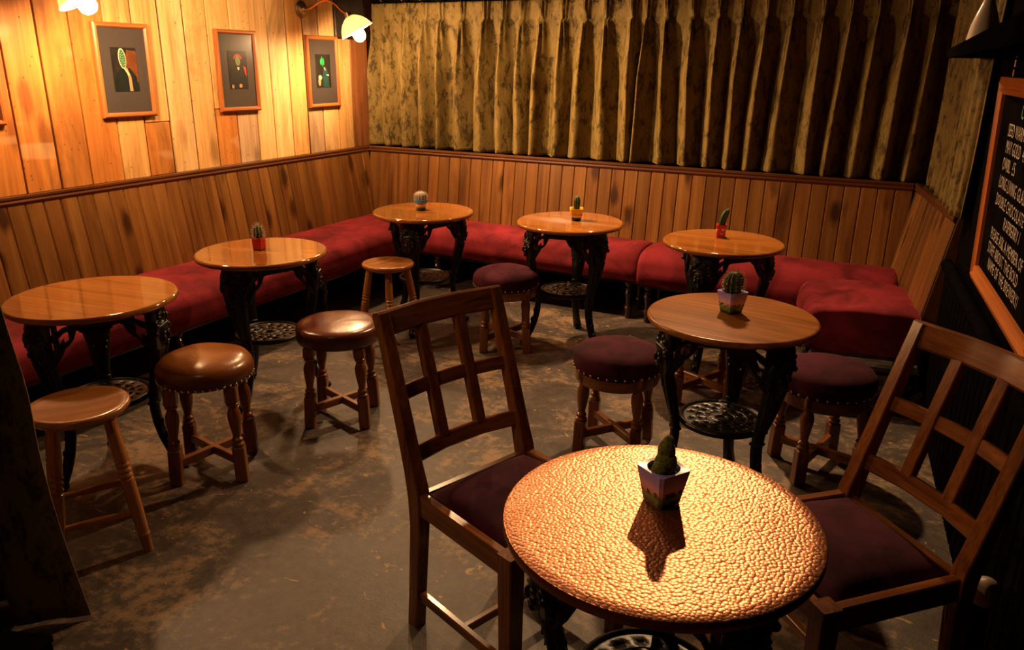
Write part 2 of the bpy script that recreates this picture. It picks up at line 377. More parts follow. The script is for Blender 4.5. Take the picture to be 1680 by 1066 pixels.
def thing(name, label, cat, loc=(0, 0, 0), rz=0.0, group=None, kind=None):
    o = bpy.data.objects.new(name, None); COL.objects.link(o); o.empty_display_size = 0.1
    o.location = loc; o.rotation_euler = (0, 0, rz)
    return tag(o, label, cat, group, kind)
def copy_tree(o, parent=None):
    c = o.copy(); COL.objects.link(c)
    if parent: c.parent = parent
    for ch in list(o.children): copy_tree(ch, c)
    return c
def dup(o, label, loc, rz, name=None):
    c = copy_tree(o); c['label'] = label; c.location = loc; c.rotation_euler = (0, 0, rz)
    if name: c.name = name
    return c
rnd = random.Random(3)

# ------------------------------------------------------------------ the room
XL, YB = -3.88, 5.11                 # dado-rail lines of the left and the back wall
def wall_r(y): return 0.245+(3.684-y)*0.1
def struct(o, label, cat): return tag(o, label, cat, None, 'structure')
struct(obj('floor', B().box((-1.7, 2.2, -0.03), (5.4, 6.6, 0.06)), 'worn_concrete', angle=0), 'worn grey-brown concrete floor with tan patches', 'floor')
struct(obj('ceiling', B().box((-1.7, 2.2, 2.64), (5.4, 6.6, 0.06)), 'ceiling_paint', angle=0), 'dark ceiling above the seating corner', 'ceiling')
struct(obj('wall_back', B().box((-1.7, 5.31, 1.3), (5.4, 0.08, 2.6)), 'black_wall', angle=0), 'dark back wall hidden behind the olive curtain', 'wall')
struct(obj('wall_front', B().box((-1.7, -1.0, 1.3), (5.4, 0.08, 2.6)), 'far_wall_paint', angle=0), 'dark wall behind the viewer', 'wall')
wr = B(); y0, y1 = 5.27, -0.96
wr.rings([[Vector((wall_r(y0), y0, z)), Vector((wall_r(y0)+.08, y0, z)), Vector((wall_r(y1)+.08, y1, z)), Vector((wall_r(y1), y1, z))] for z in (0, 2.6)])
struct(obj('wall_right', wr, 'black_wall', angle=0), 'black painted right wall behind the menu board', 'wall')
wl = struct(obj('wall_left', B().box((-3.985, 2.155, 1.3), (0.13, 6.23, 2.6)), 'dark_wood', angle=0), 'left wall clad in reclaimed honey pine planks', 'wall')
# reclaimed planks above the rail (real widths read off the wall)
edges = [1.0, 1.19, 1.36, 1.53, 1.71, 1.89, 2.05, 2.238, 2.381, 2.567, 2.743, 2.933, 3.108, 3.283, 3.451, 3.619, 3.798, 3.971, 4.12, 4.294, 4.458, 4.617, 4.791, 4.959, 5.165]
tone = ['orange', 'honey', 'brown', 'orange', 'honey', 'orange', 'brown', 'orange', 'orange', 'orange', 'orange', 'honey', 'honey', 'pale', 'honey', 'honey', 'grey', 'pale', 'pale', 'honey', 'grey', 'pale', 'honey', 'brown', 'honey']
for i in range(len(edges)-1):
    a, c = edges[i], edges[i+1]; top = 2.6 if i < len(edges)-3 else 1.735
    cuts = [0.955, top]
    if tone[i] == 'honey' and i % 3 == 0: cuts = [0.955, 1.22+0.1*rnd.random(), top]
    if i == 16: cuts = [0.955, 1.30, top]
    for k in range(len(cuts)-1):
        z0, z1 = cuts[k], cuts[k+1]
        t = 0.020+0.008*rnd.random()
        pb = B().box((0, 0, (z1-z0)/2), (t, c-a-0.004-0.009*rnd.random(), z1-z0-0.003), None, 0.0025)
        tn = tone[i] if k == len(cuts)-2 else ('orange' if i != 16 else 'grey')
        if i == 16 and k == 1: tn = 'pale'
        obj('plank', pb, 'plank_'+tn, wl, (-3.92+t/2, (a+c)/2, z0), (0, 0, 0))
# dark steel casing in the corner over the last two planks
struct(obj('trim_5', B().box((-3.905, 4.955, 2.175), (0.05, 0.33, 0.85), None, 0.004), 'dark_steel'), 'dark steel casing in the corner above the short planks', 'casing')

# wainscot: sloping matchboard backrests with a moulded rail
board_me = {}
def board_mesh(h):
    k = round(h, 3)
    if k not in board_me:
        b = B(); w, t = 0.0895, 0.014; e = 0.005
        pts = [(-w/2, 0.0), (-w/2, t-e), (-w/2+e, t), (w/2-e, t), (w/2, t-e), (w/2, 0.0)]
        b.rings([[Vector((x, -y, z)) for x, y in pts] for z in (0, h)])
        board_me[k] = b.mesh('board', 20); board_me[k].materials.append(MATS['pine_board'])
    return board_me[k]
def wainscot(name, label, p_top, p_bot, n_dir, length, zt, zb, n, rail_len=None, end_cap=False):
    """p_top/p_bot: start of the top and the bottom line; n_dir unit vector along the wall (boards run along it), outward normal = right of it rotated"""
    u = Vector((n_dir[0], n_dir[1], 0)).normalized()
    T = Vector((p_top[0], p_top[1], zt)); Bm = Vector((p_bot[0], p_bot[1], zb))
    upd = (T-Bm); h = upd.length; upd.normalize()
    nrm = upd.cross(u).normalized()              # points away from the room -> local +Y
    R = Matrix((u, nrm, upd)).transposed().to_4x4()
    R.translation = Bm
    tr = struct(obj(name, B().box((length/2, 0.016, h/2), (length, 0.02, h), None), 'dark_wood', angle=0), label, 'wainscot')
    tr.matrix_world = R
    w = length/n
    for i in range(n):
        o = obj('board', board_mesh(h), 'pine_board', tr, (w*(i+0.5), 0.004, 0)); o.scale = (w*0.985/0.0895, 1, 1)
    # moulded cap
    rb = B(); L = rail_len or length
    prof = [(0.10, -0.002), (0.10, 0.014), (-0.014, 0.014), (-0.024, 0.008), (-0.024, -0.002), (-0.018, -0.010), (-0.020, -0.020), (-0.014, -0.030), (-0.009, -0.034), (-0.009, -0.002)]
    rb.rings([[Vector((x, y, h+z)) for y, z in prof] for x in (-0.01, L)])
    obj('rail', rb, 'rail_wood', tr, angle=30)
    return tr
# left: from the corner towards the viewer; room is on +X
wainscot('trim_1', 'sloping pine matchboard backrest on the left wall', (XL, 1.15), (XL+0.085, 1.15), (0, 1), YB-1.15-0.02, 0.945, 0.40, 43)
wainscot('trim_2', 'sloping pine matchboard backrest below the olive curtain', (XL+0.02, YB), (XL+0.02, YB-0.07), (1, 0), 3.83, 0.945, 0.40, 42)
rv = Vector((0.183, -0.982, 0)).normalized()
tr3 = wainscot('trim_3', 'short angled pine matchboard backrest beside the black wall', (-0.008, 5.12), (-0.092, 5.10), rv, 1.02, 0.945, 0.40, 11)
obj('end_panel', B().box((1.012, 0.06, 0.27), (0.022, 0.12, 0.56), None, 0.002), 'pine_board', tr3)

# black slatted dado of the bar side, with rounded top edge
bd = struct(obj('trim_4', B().rings([[Vector((wall_r(y)-0.036, y, z)), Vector((wall_r(y)-0.004, y, z)), Vector((wall_r(yy)-0.004, yy, z)), Vector((wall_r(yy)-0.036, yy, z))] for z in (0.0, 0.735) for y, yy in ((4.02, -0.9),)]), 'black_paint', angle=0), 'black slatted dado panel along the right wall', 'panel')
slat = B().box((0, 0, 0.355), (0.012, 0.074, 0.70), None, 0.004).mesh('slat', 30); slat.materials.append(MATS['black_paint'])
ang_r = math.atan2(0.1, 1.0)
for i in range(40):
    y = 3.97-i*0.085
    obj('slat', slat, 'black_paint', bd, (wall_r(y)-0.043, y, 0.005), (0, 0, ang_r))
pth = [Vector((wall_r(y)-0.045, y, 0.745)) for y in (4.03, 3.0, 2.0, 1.0, 0.0)]
obj('nosing', B().tube(pth, 0.026, 12), 'black_paint', bd)

# ------------------------------------------------------------------ curtains
def curtain_back():
    pleats = [-4.03, -3.90, -3.749, -3.565, -3.411, -3.271, -3.095, -2.903, -2.755, -2.615, -2.46, -2.304, -2.144, -1.992, -1.811, -1.715, -1.585, -1.416, -1.252, -1.111, -0.963, -0.816, -0.642, -0.494, -0.352, -0.188, -0.052, 0.10, 0.25]
    r = random.Random(11)
    drift = [(r.random()-0.5)*0.075 for _ in pleats]; amp = [0.8+0.45*r.random() for _ in pleats]; skew = [0.05+0.09*r.random() for _ in pleats]; pw = [0.42+0.5*r.random() for _ in pleats]; sub = [r.random() for _ in pleats]
    x0, x1, nx, nz, zt, zb, zp = -3.885, 0.075, 800, 60, 1.992, 0.962, 1.858
    rows = []
    for j in range(nz+1):
        z = zt+(zb-zt)*j/nz; row = []
        below = max(0.0, (zp-z)/(zp-zb)); above = max(0.0, (z-zp)/(zt-zp))
        P = [p+d*below**1.2 for p, d in zip(pleats, drift)]; k = 0
        for i in range(nx+1):
            x = x0+(x1-x0)*i/nx
            xx = x+0.010*noise.noise(Vector((x*5, z*2.1, 4.0)))*below
            while k < len(P)-2 and xx > P[k+1]: k += 1
            t = (xx-P[k])/(P[k+1]-P[k]); t = min(1, max(0, t)); q = k if t < 0.5 else k+1
            tt = t+skew[k]*math.sin(2*PI*t)*min(1, below*2)
            c = abs(math.cos(PI*tt))
            if z < zp:
                e = 7.0*math.exp(-below*7.5)+pw[k]*(1-math.exp(-below*7.5))
                y = -(0.055+0.064*min(1, below*2.5)*amp[q]*(1.0+0.22*max(0.0, min(1.0, (x+1.4)/0.8))))*c**e
                dm = min(t, 1-t)*(P[k+1]-P[k])
                # thin creases fanning out of the pinch
                fade = max(0, 1-below*1.5)
                y -= 0.017*fade*math.cos(dm/(0.007+0.022*min(1, below*2.5))*PI)*math.exp(-(dm/(0.020+0.05*below))**2)
                y -= 0.010*sub[k]*math.exp(-((t-0.5)/0.10)**2)*below
            else:
                dm = min(t, 1-t)*(P[k+1]-P[k]); w_ = 0.013+0.020*above
                y = -(0.046+0.006*above)*math.exp(-(dm/w_)**2)*(0.72+0.28*math.cos(dm/(0.006+0.006*above)*PI))
            y += 0.012*noise.noise(Vector((x*6, z*2.2, 1.7)))*(0.3+below)+0.005*noise.noise(Vector((x*20, z*6, 5.1)))*(0.4+below)
            zz = z if j < nz else zb+0.003*noise.noise(Vector((x*30, 0, 0)))
            row.append(Vector((x, 5.252+y, zz)))
        rows.append(row)
    return rows
def sheet(rows):
    b = B(); b.rings(rows, close=False, cap=False); return b
cur = obj('curtain', sheet(curtain_back()), 'olive_velvet', None, angle=0)
for p in cur.data.polygons: p.use_smooth = True
sm = cur.modifiers.new('thick', 'SOLIDIFY'); sm.thickness = 0.004
tag(cur, 'long olive crushed-velvet curtain with pinch pleats along the back wall', 'curtain')
def curtain_side():
    rows = []; n, nz = 220, 40; r = random.Random(5)
    for j in range(nz+1):
        z = 1.99+(0.965-1.99)*j/nz; row = []; t = j/nz
        for i in range(n+1):
            s = i/n; y = 5.15-1.22*s; x = wall_r(y)-0.030+0.012*s
            f = math.sin(s*2*PI*9+0.8*math.sin(s*11)+0.5*t)
            f2 = math.sin(s*2*PI*23+2*t)
            d = -0.034*abs(math.cos(s*PI*7.5+0.9*math.sin(s*9)+0.25*t))**(0.8+3*math.exp(-t*6))*(0.75+0.5*t)+0.006*f2
            d += 0.006*noise.noise(Vector((s*14, z*2, 3)))
            row.append(Vector((x+d, y+0.3*d, z)))
        rows.append(row)
    return rows
cs = obj('curtain', sheet(curtain_side()), 'olive_velvet', None, angle=0)
for p in cs.data.polygons: p.use_smooth = True
sm = cs.modifiers.new('thick', 'SOLIDIFY'); sm.thickness = 0.004
tag(cs, 'shadowed olive velvet curtain in the right corner behind the black shelf', 'curtain')
def curtain_left():
    rows = []; n, nz = 200, 44
    for j in range(nz+1):
        z = 2.55*(1-j/nz)+0.012; row = []; t = j/nz
        xe = -2.030-0.176*z+0.018*math.exp(-((z-0.72)/0.12)**2)
        for i in range(n+1):
            s = i/n; x = xe+(-3.35-xe)*s
            y = 1.185-0.22*s
            d = 0.045*math.cos(s*2*PI*5.5)*(0.6+0.5*t)+0.012*math.sin(s*2*PI*14+3*t)+0.02*noise.noise(Vector((s*6, z*1.5, 2)))
            row.append(Vector((x+0.25*d, y+d-0.045, z)))
        rows.append(row)
    return rows
cl = obj('curtain', sheet(curtain_left()), 'olive_velvet', None, angle=0)
for p in cl.data.polygons: p.use_smooth = True
sm = cl.modifiers.new('thick', 'SOLIDIFY'); sm.thickness = 0.004
tag(cl, 'dark olive velvet door curtain in the left foreground beside the wooden stool', 'curtain')
# rail and rings
rl = thing('curtain_rail', 'dark metal curtain rail with rings above the long curtain', 'curtain rail', (0, 0, 0))
obj('rail', B().tube([(-3.87, 5.17, 2.035), (0.09, 5.17, 2.035)], 0.011, 10), 'dark_steel', rl)
ring = B(); ring.rings([[Vector((0.004*math.cos(t), (0.018+0.004*math.sin(t))*math.cos(u), (0.018+0.004*math.sin(t))*math.sin(u))) for t in [2*PI*k/6 for k in range(6)]] for u in [2*PI*k/14 for k in range(15)]], cap=False)
ring_me = ring.mesh('ring', 60); ring_me.materials.append(MATS['chrome'])
for p in [-3.749, -3.565, -3.411, -3.271, -3.095, -2.903, -2.755, -2.615, -2.46, -2.304, -2.144, -1.992, -1.811, -1.715, -1.585, -1.416, -1.252, -1.111, -0.963, -0.816, -0.642, -0.494, -0.352, -0.188, -0.052]:
    obj('ring', ring_me, 'chrome', rl, (p, 5.17, 2.022))

# ------------------------------------------------------------------ upholstered benches
def cushion(length, depth, z0, z1, front_r=0.085, crown=0.018, seed=1, taper=0.0):
    """profile across depth (0 = back, depth = front) swept along x 0..length"""
    prof = [(0.0, z0), (0.0, z1-0.01)]
    for k in range(1, 8): prof.append(((depth-front_r)*k/8, z1+crown*math.sin(PI*k/8*0.9)-0.004))
    for k in range(0, 9):
        a = PI/2*k/8; prof.append((depth-front_r+front_r*math.sin(a), z1-front_r+front_r*math.cos(a)))
    h = z1-front_r-z0
    for k in range(1, 5):
        prof.append((depth+0.012*math.sin(PI*k/5)-0.025*(k/5)**2, z1-front_r-h*k/5))
    prof.append((depth-0.030, z0))
    rs = []; n = max(8, int(length/0.05)); ends = [0, 0.004, 0.012, 0.025, 0.045]
    xs = ends+[0.045+(length-0.09)*k/n for k in range(1, n)]+[length-e for e in reversed(ends)]
    for x in xs:
        e = min(x, length-x); q = 1-math.sqrt(max(0, 1-(1-min(1, e/0.045))**2)); ring_ = []
        for d, z in prof:
            zz = z-(z-z0)*0.10*q*(1 if z > z0+0.02 else 0); dd = d-0.02*q*(d/depth)
            w = 0.006*noise.noise(Vector((x*3+seed, d*6, z*6)))+0.003*noise.noise(Vector((x*9+seed, d*14, z*9)))
            ring_.append(Vector((x, -dd-w*(d/depth), zz+w*(1 if z > z0+0.02 else 0))))
        rs.append(ring_)
    return B().rings(rs)
leg_prof = [(0.0, 0.0), (0.016, 0.0), (0.020, 0.008), (0.017, 0.05), (0.024, 0.062), (0.028, 0.075), (0.020, 0.09), (0.017, 0.10), (0.021, 0.14), (0.030, 0.175), (0.022, 0.19), (0.026, 0.205), (0.019, 0.215), (0.030, 0.232), (0.030, 0.25), (0.0, 0.25)]
blm = B().lathe(leg_prof, 14).mesh('leg', 40); blm.materials.append(MATS['dark_wood'])
def bench(label, loc, rz, length, depth, zt, legs, seed, base_in=0.05):
    t = thing('bench', label, 'bench', loc, rz, 'red upholstered wall benches')
    obj('cushion', cushion(length, depth, 0.265, zt, 0.085, 0.016, seed), 'red_suede', t, angle=60)
    obj('frame', B().box((length/2, -depth/2+0.01, 0.255), (length-0.02, depth-0.10, 0.03), None, 0.003), 'dark_wood', t)
    for x, y in legs: obj('leg', blm, 'dark_wood', t, (x, y, 0))
    return t
# local x along the bench, room side = local -y
bench('long red suede bench running along the left plank wall', (-3.815, 1.42, 0), PI/2, 3.62, 0.585, 0.455, [(0.1, -0.50), (1.25, -0.50), (2.4, -0.50), (0.1, -0.1), (2.4, -0.1), (3.5, -0.1)], 1)
bench('red suede bench under the olive curtain, between the corner table and the cushion seam', (-3.20, 5.05, 0), 0, 1.695, 0.36, 0.47, [(0.15, -0.28), (1.62, -0.28), (0.15, -0.06), (1.62, -0.06)], 4)
bench('red suede bench under the curtain, right of the cushion seam', (-1.50, 5.05, 0), 0, 1.475, 0.41, 0.475, [(0.06, -0.31), (0.95, -0.31), (0.06, -0.06), (1.2, -0.06)], 7)
bench('short red suede bench end against the angled right backrest', (-0.002, 4.632, 0), math.atan2(-0.982, 0.183), 0.60, 0.52, 0.478, [(0.05, -0.45), (0.54, -0.44), (0.54, -0.06)], 9)

# ------------------------------------------------------------------ cast-iron pub tables
def leg_mesh():
    b = B()
    P = [(0.222, 0.700), (0.233, 0.655), (0.235, 0.600), (0.229, 0.545), (0.217, 0.490), (0.203, 0.430), (0.190, 0.370), (0.180, 0.315), (0.176, 0.260), (0.181, 0.200), (0.195, 0.140), (0.216, 0.085), (0.238, 0.045), (0.252, 0.022)]
    F = [(0.064, 0.014), (0.070, 0.018), (0.066, 0.022), (0.058, 0.022), (0.047, 0.020), (0.036, 0.019), (0.029, 0.018), (0.026, 0.017), (0.024, 0.016), (0.023, 0.016), (0.022, 0.016), (0.022, 0.016), (0.024, 0.016), (0.026, 0.015)]
    rs = []
    pts = [Vector((x, 0, z)) for x, z in P]
    for i, p in enumerate(pts):
        t = (pts[min(i+1, len(pts)-1)]-pts[max(i-1, 0)]).normalized(); a = Vector((0, 1, 0)); c = a.cross(t).normalized()
        rs.append([p+a*F[i][0]*math.copysign(abs(math.cos(2*PI*k/12))**0.7, math.cos(2*PI*k/12))+c*F[i][1]*math.copysign(abs(math.sin(2*PI*k/12))**0.7, math.sin(2*PI*k/12)) for k in range(12)])
    b.rings(rs)
    # paw
    b.sphere((0.252, 0, 0.020), 0.024, (1.35, 1.1, 0.83), 10, 8)
    # leaf ribs down the shin, collar where the shelf sits
    for s in (-1, 1):
        b.tube([(0.240, s*0.042, 0.53), (0.222, s*0.032, 0.44), (0.204, s*0.022, 0.37), (0.194, s*0.016, 0.33)], [0.010, 0.009, 0.007, 0.004], 8)
    for z, x in ((0.335, 0.183), (0.285, 0.177)):
        b.box((x, 0, z), (0.038, 0.048, 0.012), None, 0.003)
    for k, (x, z) in enumerate(((0.194, 0.20), (0.210, 0.145), (0.230, 0.092))): b.sphere((x, 0, z), 0.012, (1, 1.2, 1.5), 8, 6)
    return b.mesh('leg', 45)
def mask_mesh():
    b = B(); r = random.Random(2)
    b.sphere((0.262, 0, 0.582), 0.044, (0.62, 0.92, 1.25), 16, 12)                 # face
    b.sphere((0.288, 0, 0.575), 0.009, (1.1, 0.75, 1.9), 8, 6)                      # nose
    for s in (-1, 1):
        b.sphere((0.283, s*0.017, 0.588), 0.008, (0.8, 1.3, 0.7), 8, 6)             # eyes
        b.sphere((0.280, s*0.020, 0.566), 0.012, (0.9, 1, 1.1), 8, 6)               # cheeks
        b.sphere((0.262, s*0.040, 0.61), 0.016, (1, 1, 1.3), 8, 6)
    b.sphere((0.284, 0, 0.551), 0.009, (0.8, 1.6, 0.6), 8, 6)                       # mouth
    b.sphere((0.279, 0, 0.538), 0.011, (0.9, 1.1, 0.9), 8, 6)                       # chin
    b.tube([(0.270, -0.043, 0.614), (0.287, 0, 0.624), (0.270, 0.043, 0.614)], 0.007, 8)   # brow band
    for k in range(22):                                                             # hair and leaf curls
        a = PI*k/21; rr = 0.050+0.012*r.random()
        b.sphere((0.258+0.010*r.random(), rr*math.cos(a), 0.592+1.18*rr*math.sin(a)), 0.011+0.004*r.random(), (1, 1, 1), 7, 5)
    for k in range(10):
        s = -1 if k % 2 else 1
        b.sphere((0.250-0.004*k, s*(0.050-0.0032*k), 0.555-0.012*k), 0.012, (0.9, 1, 1.2), 7, 5)
    bmesh.ops.translate(b.bm, vec=(-0.019, 0, 0), verts=b.bm.verts[:])
    return b.mesh('mask', 60)
def frame_mesh():
    """three pierced arched aprons between the legs"""
    b = B(); n = 72; nz = 10
    cols = []
    def rad(t): return 0.158/max(0.55, math.cos(t))          # t from middle of a side (-60..60 deg)
    for side in range(3):
        a0 = side*2*PI/3+PI/3
        V = {}
        N = 30
        for i in range(N+1):
            t = math.radians(-56+112*i/N); r = min(0.232, rad(t)*1.0)
            q = abs(t)/math.radians(56)
            zb = 0.652 if q < 0.42 else 0.652-0.195*((q-0.42)/0.58)**1.15
            zb += 0.008*math.cos(q*9*PI)*(1 if q > 0.4 else 0)
            for k in range(7):
                z = 0.702+(zb-0.702)*k/6
                V[i, k] = b.bm.verts.new((r*math.cos(a0+t), r*math.sin(a0+t), z))
        for i in range(N):
            q = abs(-56+112*(i+0.5)/N)/56
            for k in range(6):
                if 0.62 < q < 0.92 and ((k in (1, 3) and (i % 3 != 0)) or (k == 4 and i % 4 == 1)): continue
                b.bm.faces.new((V[i, k], V[i+1, k], V[i+1, k+1], V[i, k+1]))
    return b.mesh('apron', 50)
def shelf_mesh():
    b = B(); R = [0.016, 0.030, 0.046, 0.058, 0.076, 0.088, 0.106, 0.122, 0.138, 0.152]; N = 48
    V = [[b.bm.verts.new((r*math.cos(2*PI*i/N), r*math.sin(2*PI*i/N), 0.318)) for i in range(N)] for r in R]
    for k in range(len(R)-1):
        for i in range(N):
            if k == 2 and i % 6 in (1, 2, 4): continue
            if k == 4 and i % 4 in (1, 2): continue
            if k == 6 and i % 3 == (k+i//12) % 3: continue
            j = (i+1) % N; b.bm.faces.new((V[k][i], V[k][j], V[k+1][j], V[k+1][i]))
    # raised rim
    for r, rr in ((0.152, 0.007), (0.052, 0.003), (0.096, 0.003)):
        b.rings([[Vector(((r+rr*math.cos(u))*math.cos(t), (r+rr*math.cos(u))*math.sin(t), 0.316+rr*1.2*math.sin(u))) for u in [2*PI*k/8 for k in range(8)]] for t in [2*PI*k/48 for k in range(49)]], cap=False)
    return b.mesh('shelf', 50)
LEG, MASK, APRON, SHELF = leg_mesh(), mask_mesh(), frame_mesh(), shelf_mesh()
for me in (LEG, MASK, APRON, SHELF): me.materials.append(MATS['cast_iron'])
def top_mesh(r, t=0.024):
    e = 0.008
    prof = [(0.0, 0.73-t), (r-0.012, 0.73-t), (r-0.004, 0.73-t+0.003), (r, 0.73-t+0.010), (r-0.001, 0.73-e), (r-0.004, 0.73-0.003), (r-e, 0.73-0.0004), (r-e-0.003, 0.73), (r-e-0.006, 0.73), (r-0.05, 0.73), (0.0, 0.73)]
    return B().lathe(prof, 72).mesh('tabletop', 50)
def base_parts(t, az):
    for k in range(3):
        a = az+k*2*PI/3
        l = obj('leg', LEG, 'cast_iron', t, (0, 0, 0), (0, 0, a))
        obj('mask', MASK, 'cast_iron', l)
    ap = obj('apron', APRON, 'cast_iron', t, (0, 0, 0), (0, 0, az))
    m1 = ap.modifiers.new('thick', 'SOLIDIFY'); m1.thickness = 0.012; m1.offset = 0
    sh = obj('shelf', SHELF, 'cast_iron', t, (0, 0, 0), (0, 0, az+0.3))
    m2 = sh.modifiers.new('thick', 'SOLIDIFY'); m2.thickness = 0.008; m2.offset = 0
TOP = top_mesh(0.307); TOP.materials.append(MATS['table_wood'])
def table(label, x, y, az, grain, mat='table_wood'):
    t = thing('pub_table', label, 'table', (x, y, 0), 0, 'round cast-iron pub tables')
    me = TOP
    if mat != 'table_wood': me = top_mesh(0.307); me.materials.append(MATS[mat])
    obj('tabletop', me, mat, t, (0, 0, 0), (0, 0, math.radians(grain)))
    base_parts(t, math.radians(az))
    return t
table('bare round wooden pub table at the far left, nothing standing on it', -2.766, 1.869, 28, 8)
table('round wooden pub table carrying a hairy cactus in a plain red pot', -2.746, 2.746, 40, 5)
table('round wooden pub table in the corner with a woolly cactus in a blue pot', -2.662, 4.015, 45, 0)
table('round wooden pub table with a slim cactus in a yellow pot', -1.758, 4.168, 97, -4)
table('round wooden pub table with a leaning cactus in a red patterned pot', -0.860, 4.076, 20, -6)
table('oak-grained round pub table with a spiny barrel cactus in a landscape pot', -0.537, 2.822, 90, -8, 'oak_top')
# copper-topped table
ct = thing('copper_table', 'round table with a bright hammered copper top in the foreground', 'table', (-0.366, 1.392, 0))
obj('tabletop', B().lathe([(0.0, 0.704), (0.308, 0.704), (0.319, 0.706), (0.321, 0.712), (0.321, 0.724), (0.3195, 0.7275), (0.0, 0.7275)], 96), 'copper_edge', ct, angle=50)
disc = B(); RR = [0.0, 0.05, 0.1, 0.15, 0.2, 0.25, 0.29, 0.316, 0.3195]
disc.lathe([(max(r, 1e-4), 0.7300 if r < 0.318 else 0.7280) for r in RR], 96)
obj('copper_sheet', disc, 'hammered_copper', ct, angle=60)
base_parts(ct, math.radians(215))

# ------------------------------------------------------------------ turned stools with round padded seats
def turned_leg(hs=0.405):
    b = B()
    b.box((0, 0, 0.075), (0.047, 0.047, 0.15), None, 0.004)
    pr = [(0.017, 0.150), (0.021, 0.156), (0.021, 0.162), (0.014, 0.168), (0.018, 0.176), (0.018, 0.182), (0.0125, 0.190), (0.0135, 0.205), (0.018, 0.235), (0.0215, 0.268), (0.021, 0.290), (0.015, 0.312), (0.013, 0.318), (0.019, 0.324), (0.019, 0.332), (0.014, 0.338)]
    b.lathe([(r_*1.22, z_) for r_, z_ in pr], 16)
    b.box((0, 0, (0.336+hs)/2), (0.047, 0.047, hs-0.336), None, 0.004)
    return b.mesh('leg', 35)
TLEG = turned_leg(); TLEG.materials.append(MATS['stool_wood_Z'])
TLEG2 = turned_leg(0.385); TLEG2.materials.append(MATS['stool_wood_Z'])
def nails(r, z, n):
    b = B()
    for k in range(n):
        a = 2*PI*k/n; b.sphere((r*math.cos(a), r*math.sin(a), z), 0.0055, (1, 1, 1), 6, 5)
    return b
NAIL = B().sphere((0, 0, 0), 0.0058, (1, 1, 1), 8, 6).mesh('nail', 60); NAIL.materials.append(MATS['brass_nail'])
def padded_stool(name, label, loc, rz, seat_mat, kind, group):
    t = thing(name, label, 'stool', (loc[0], loc[1], 0), rz, group)
    hs = 0.125
    if kind == 'leather':
        prof = [(0.0, 0.400), (0.165, 0.400), (0.176, 0.406), (0.184, 0.425), (0.186, 0.445), (0.180, 0.467), (0.165, 0.484), (0.135, 0.497), (0.09, 0.505), (0.04, 0.508), (0.0, 0.509)]
        zr, rr, lm, nn = 0.413, 0.1805, TLEG, 44
    elif kind == 'flat':
        prof = [(0.0, 0.385), (0.172, 0.385), (0.186, 0.390), (0.190, 0.400), (0.191, 0.440), (0.188, 0.455), (0.178, 0.465), (0.15, 0.470), (0.08, 0.474), (0.0, 0.475)]
        zr, rr, lm, nn = 0, 0, TLEG2, 0
    else:
        prof = [(0.0, 0.365), (0.172, 0.365), (0.182, 0.372), (0.189, 0.390), (0.191, 0.410), (0.186, 0.432), (0.172, 0.450), (0.14, 0.463), (0.09, 0.470), (0.04, 0.473), (0.0, 0.474)]
        zr, rr, lm, nn = 0.379, 0.1865, TLEG2, 32
    b = B().lathe(prof, 48)
    for v in b.bm.verts:
        w = 0.004*noise.noise(Vector((v.co.x*9+loc[0]*5, v.co.y*9, v.co.z*9)))
        if v.co.z > 0.42: v.co.z += w
    seat = obj('seat', b, seat_mat, t, angle=60)
    if nn:
        for k in range(nn):
            a = 2*PI*k/nn; obj('nail', NAIL, 'brass_nail', seat, (rr*math.cos(a), rr*math.sin(a), zr))
    if kind == 'plum':
        obj('apron', B().lathe([(0.150, 0.318), (0.176, 0.318), (0.178, 0.322), (0.178, 0.366), (0.150, 0.366), (0.150, 0.318)], 40), 'stool_wood_X', t, angle=40)
    for sx in (-1, 1):
        for sy in (-1, 1):
            o = obj('leg', lm, 'stool_wood_Z', t, (sx*hs, sy*hs, 0))
            o.rotation_euler = (sy*0.035, -sx*0.035, 0)
    # crossed stretchers
    L = 2*hs*math.sqrt(2)-0.03
    for k, a in enumerate((PI/4, -PI/4)):
        s = B().box((0, 0, 0.085), (L, 0.024, 0.036), None, 0.003)
        obj('stretcher', s, 'stool_wood_X', t, (0, 0, -0.0007*k), (0, 0, a))
    return t
padded_stool('leather_stool', 'tan leather stool with domed nailed seat beside the plain wooden stool', (-2.405, 2.045), math.radians(36), 'tan_leather', 'leather', 'low turned-leg stools')
padded_stool('leather_stool', 'flat oxblood leather stool with a wide seat in front of the hairy cactus table', (-2.262, 2.69), math.radians(27), 'oxblood_leather', 'flat', 'low turned-leg stools')
padded_stool('plum_stool', 'plum suede stool tucked beside the yellow pot table', (-2.045, 3.925), math.radians(27), 'plum_suede', 'plum', 'low turned-leg stools')
padded_stool('plum_stool', 'plum suede stool left of the oak-grained table', (-1.030, 3.015), math.radians(7), 'plum_suede', 'plum', 'low turned-leg stools')
padded_stool('plum_stool', 'plum suede stool right of the oak-grained table, behind the right chair', (-0.213, 3.215), math.radians(31), 'plum_suede', 'plum', 'low turned-leg stools')
padded_stool('plum_stool', 'stool mostly hidden behind the oak-grained table, only legs and crossed stretcher showing', (-0.835, 3.735), math.radians(20), 'plum_suede', 'plum', 'low turned-leg stools')

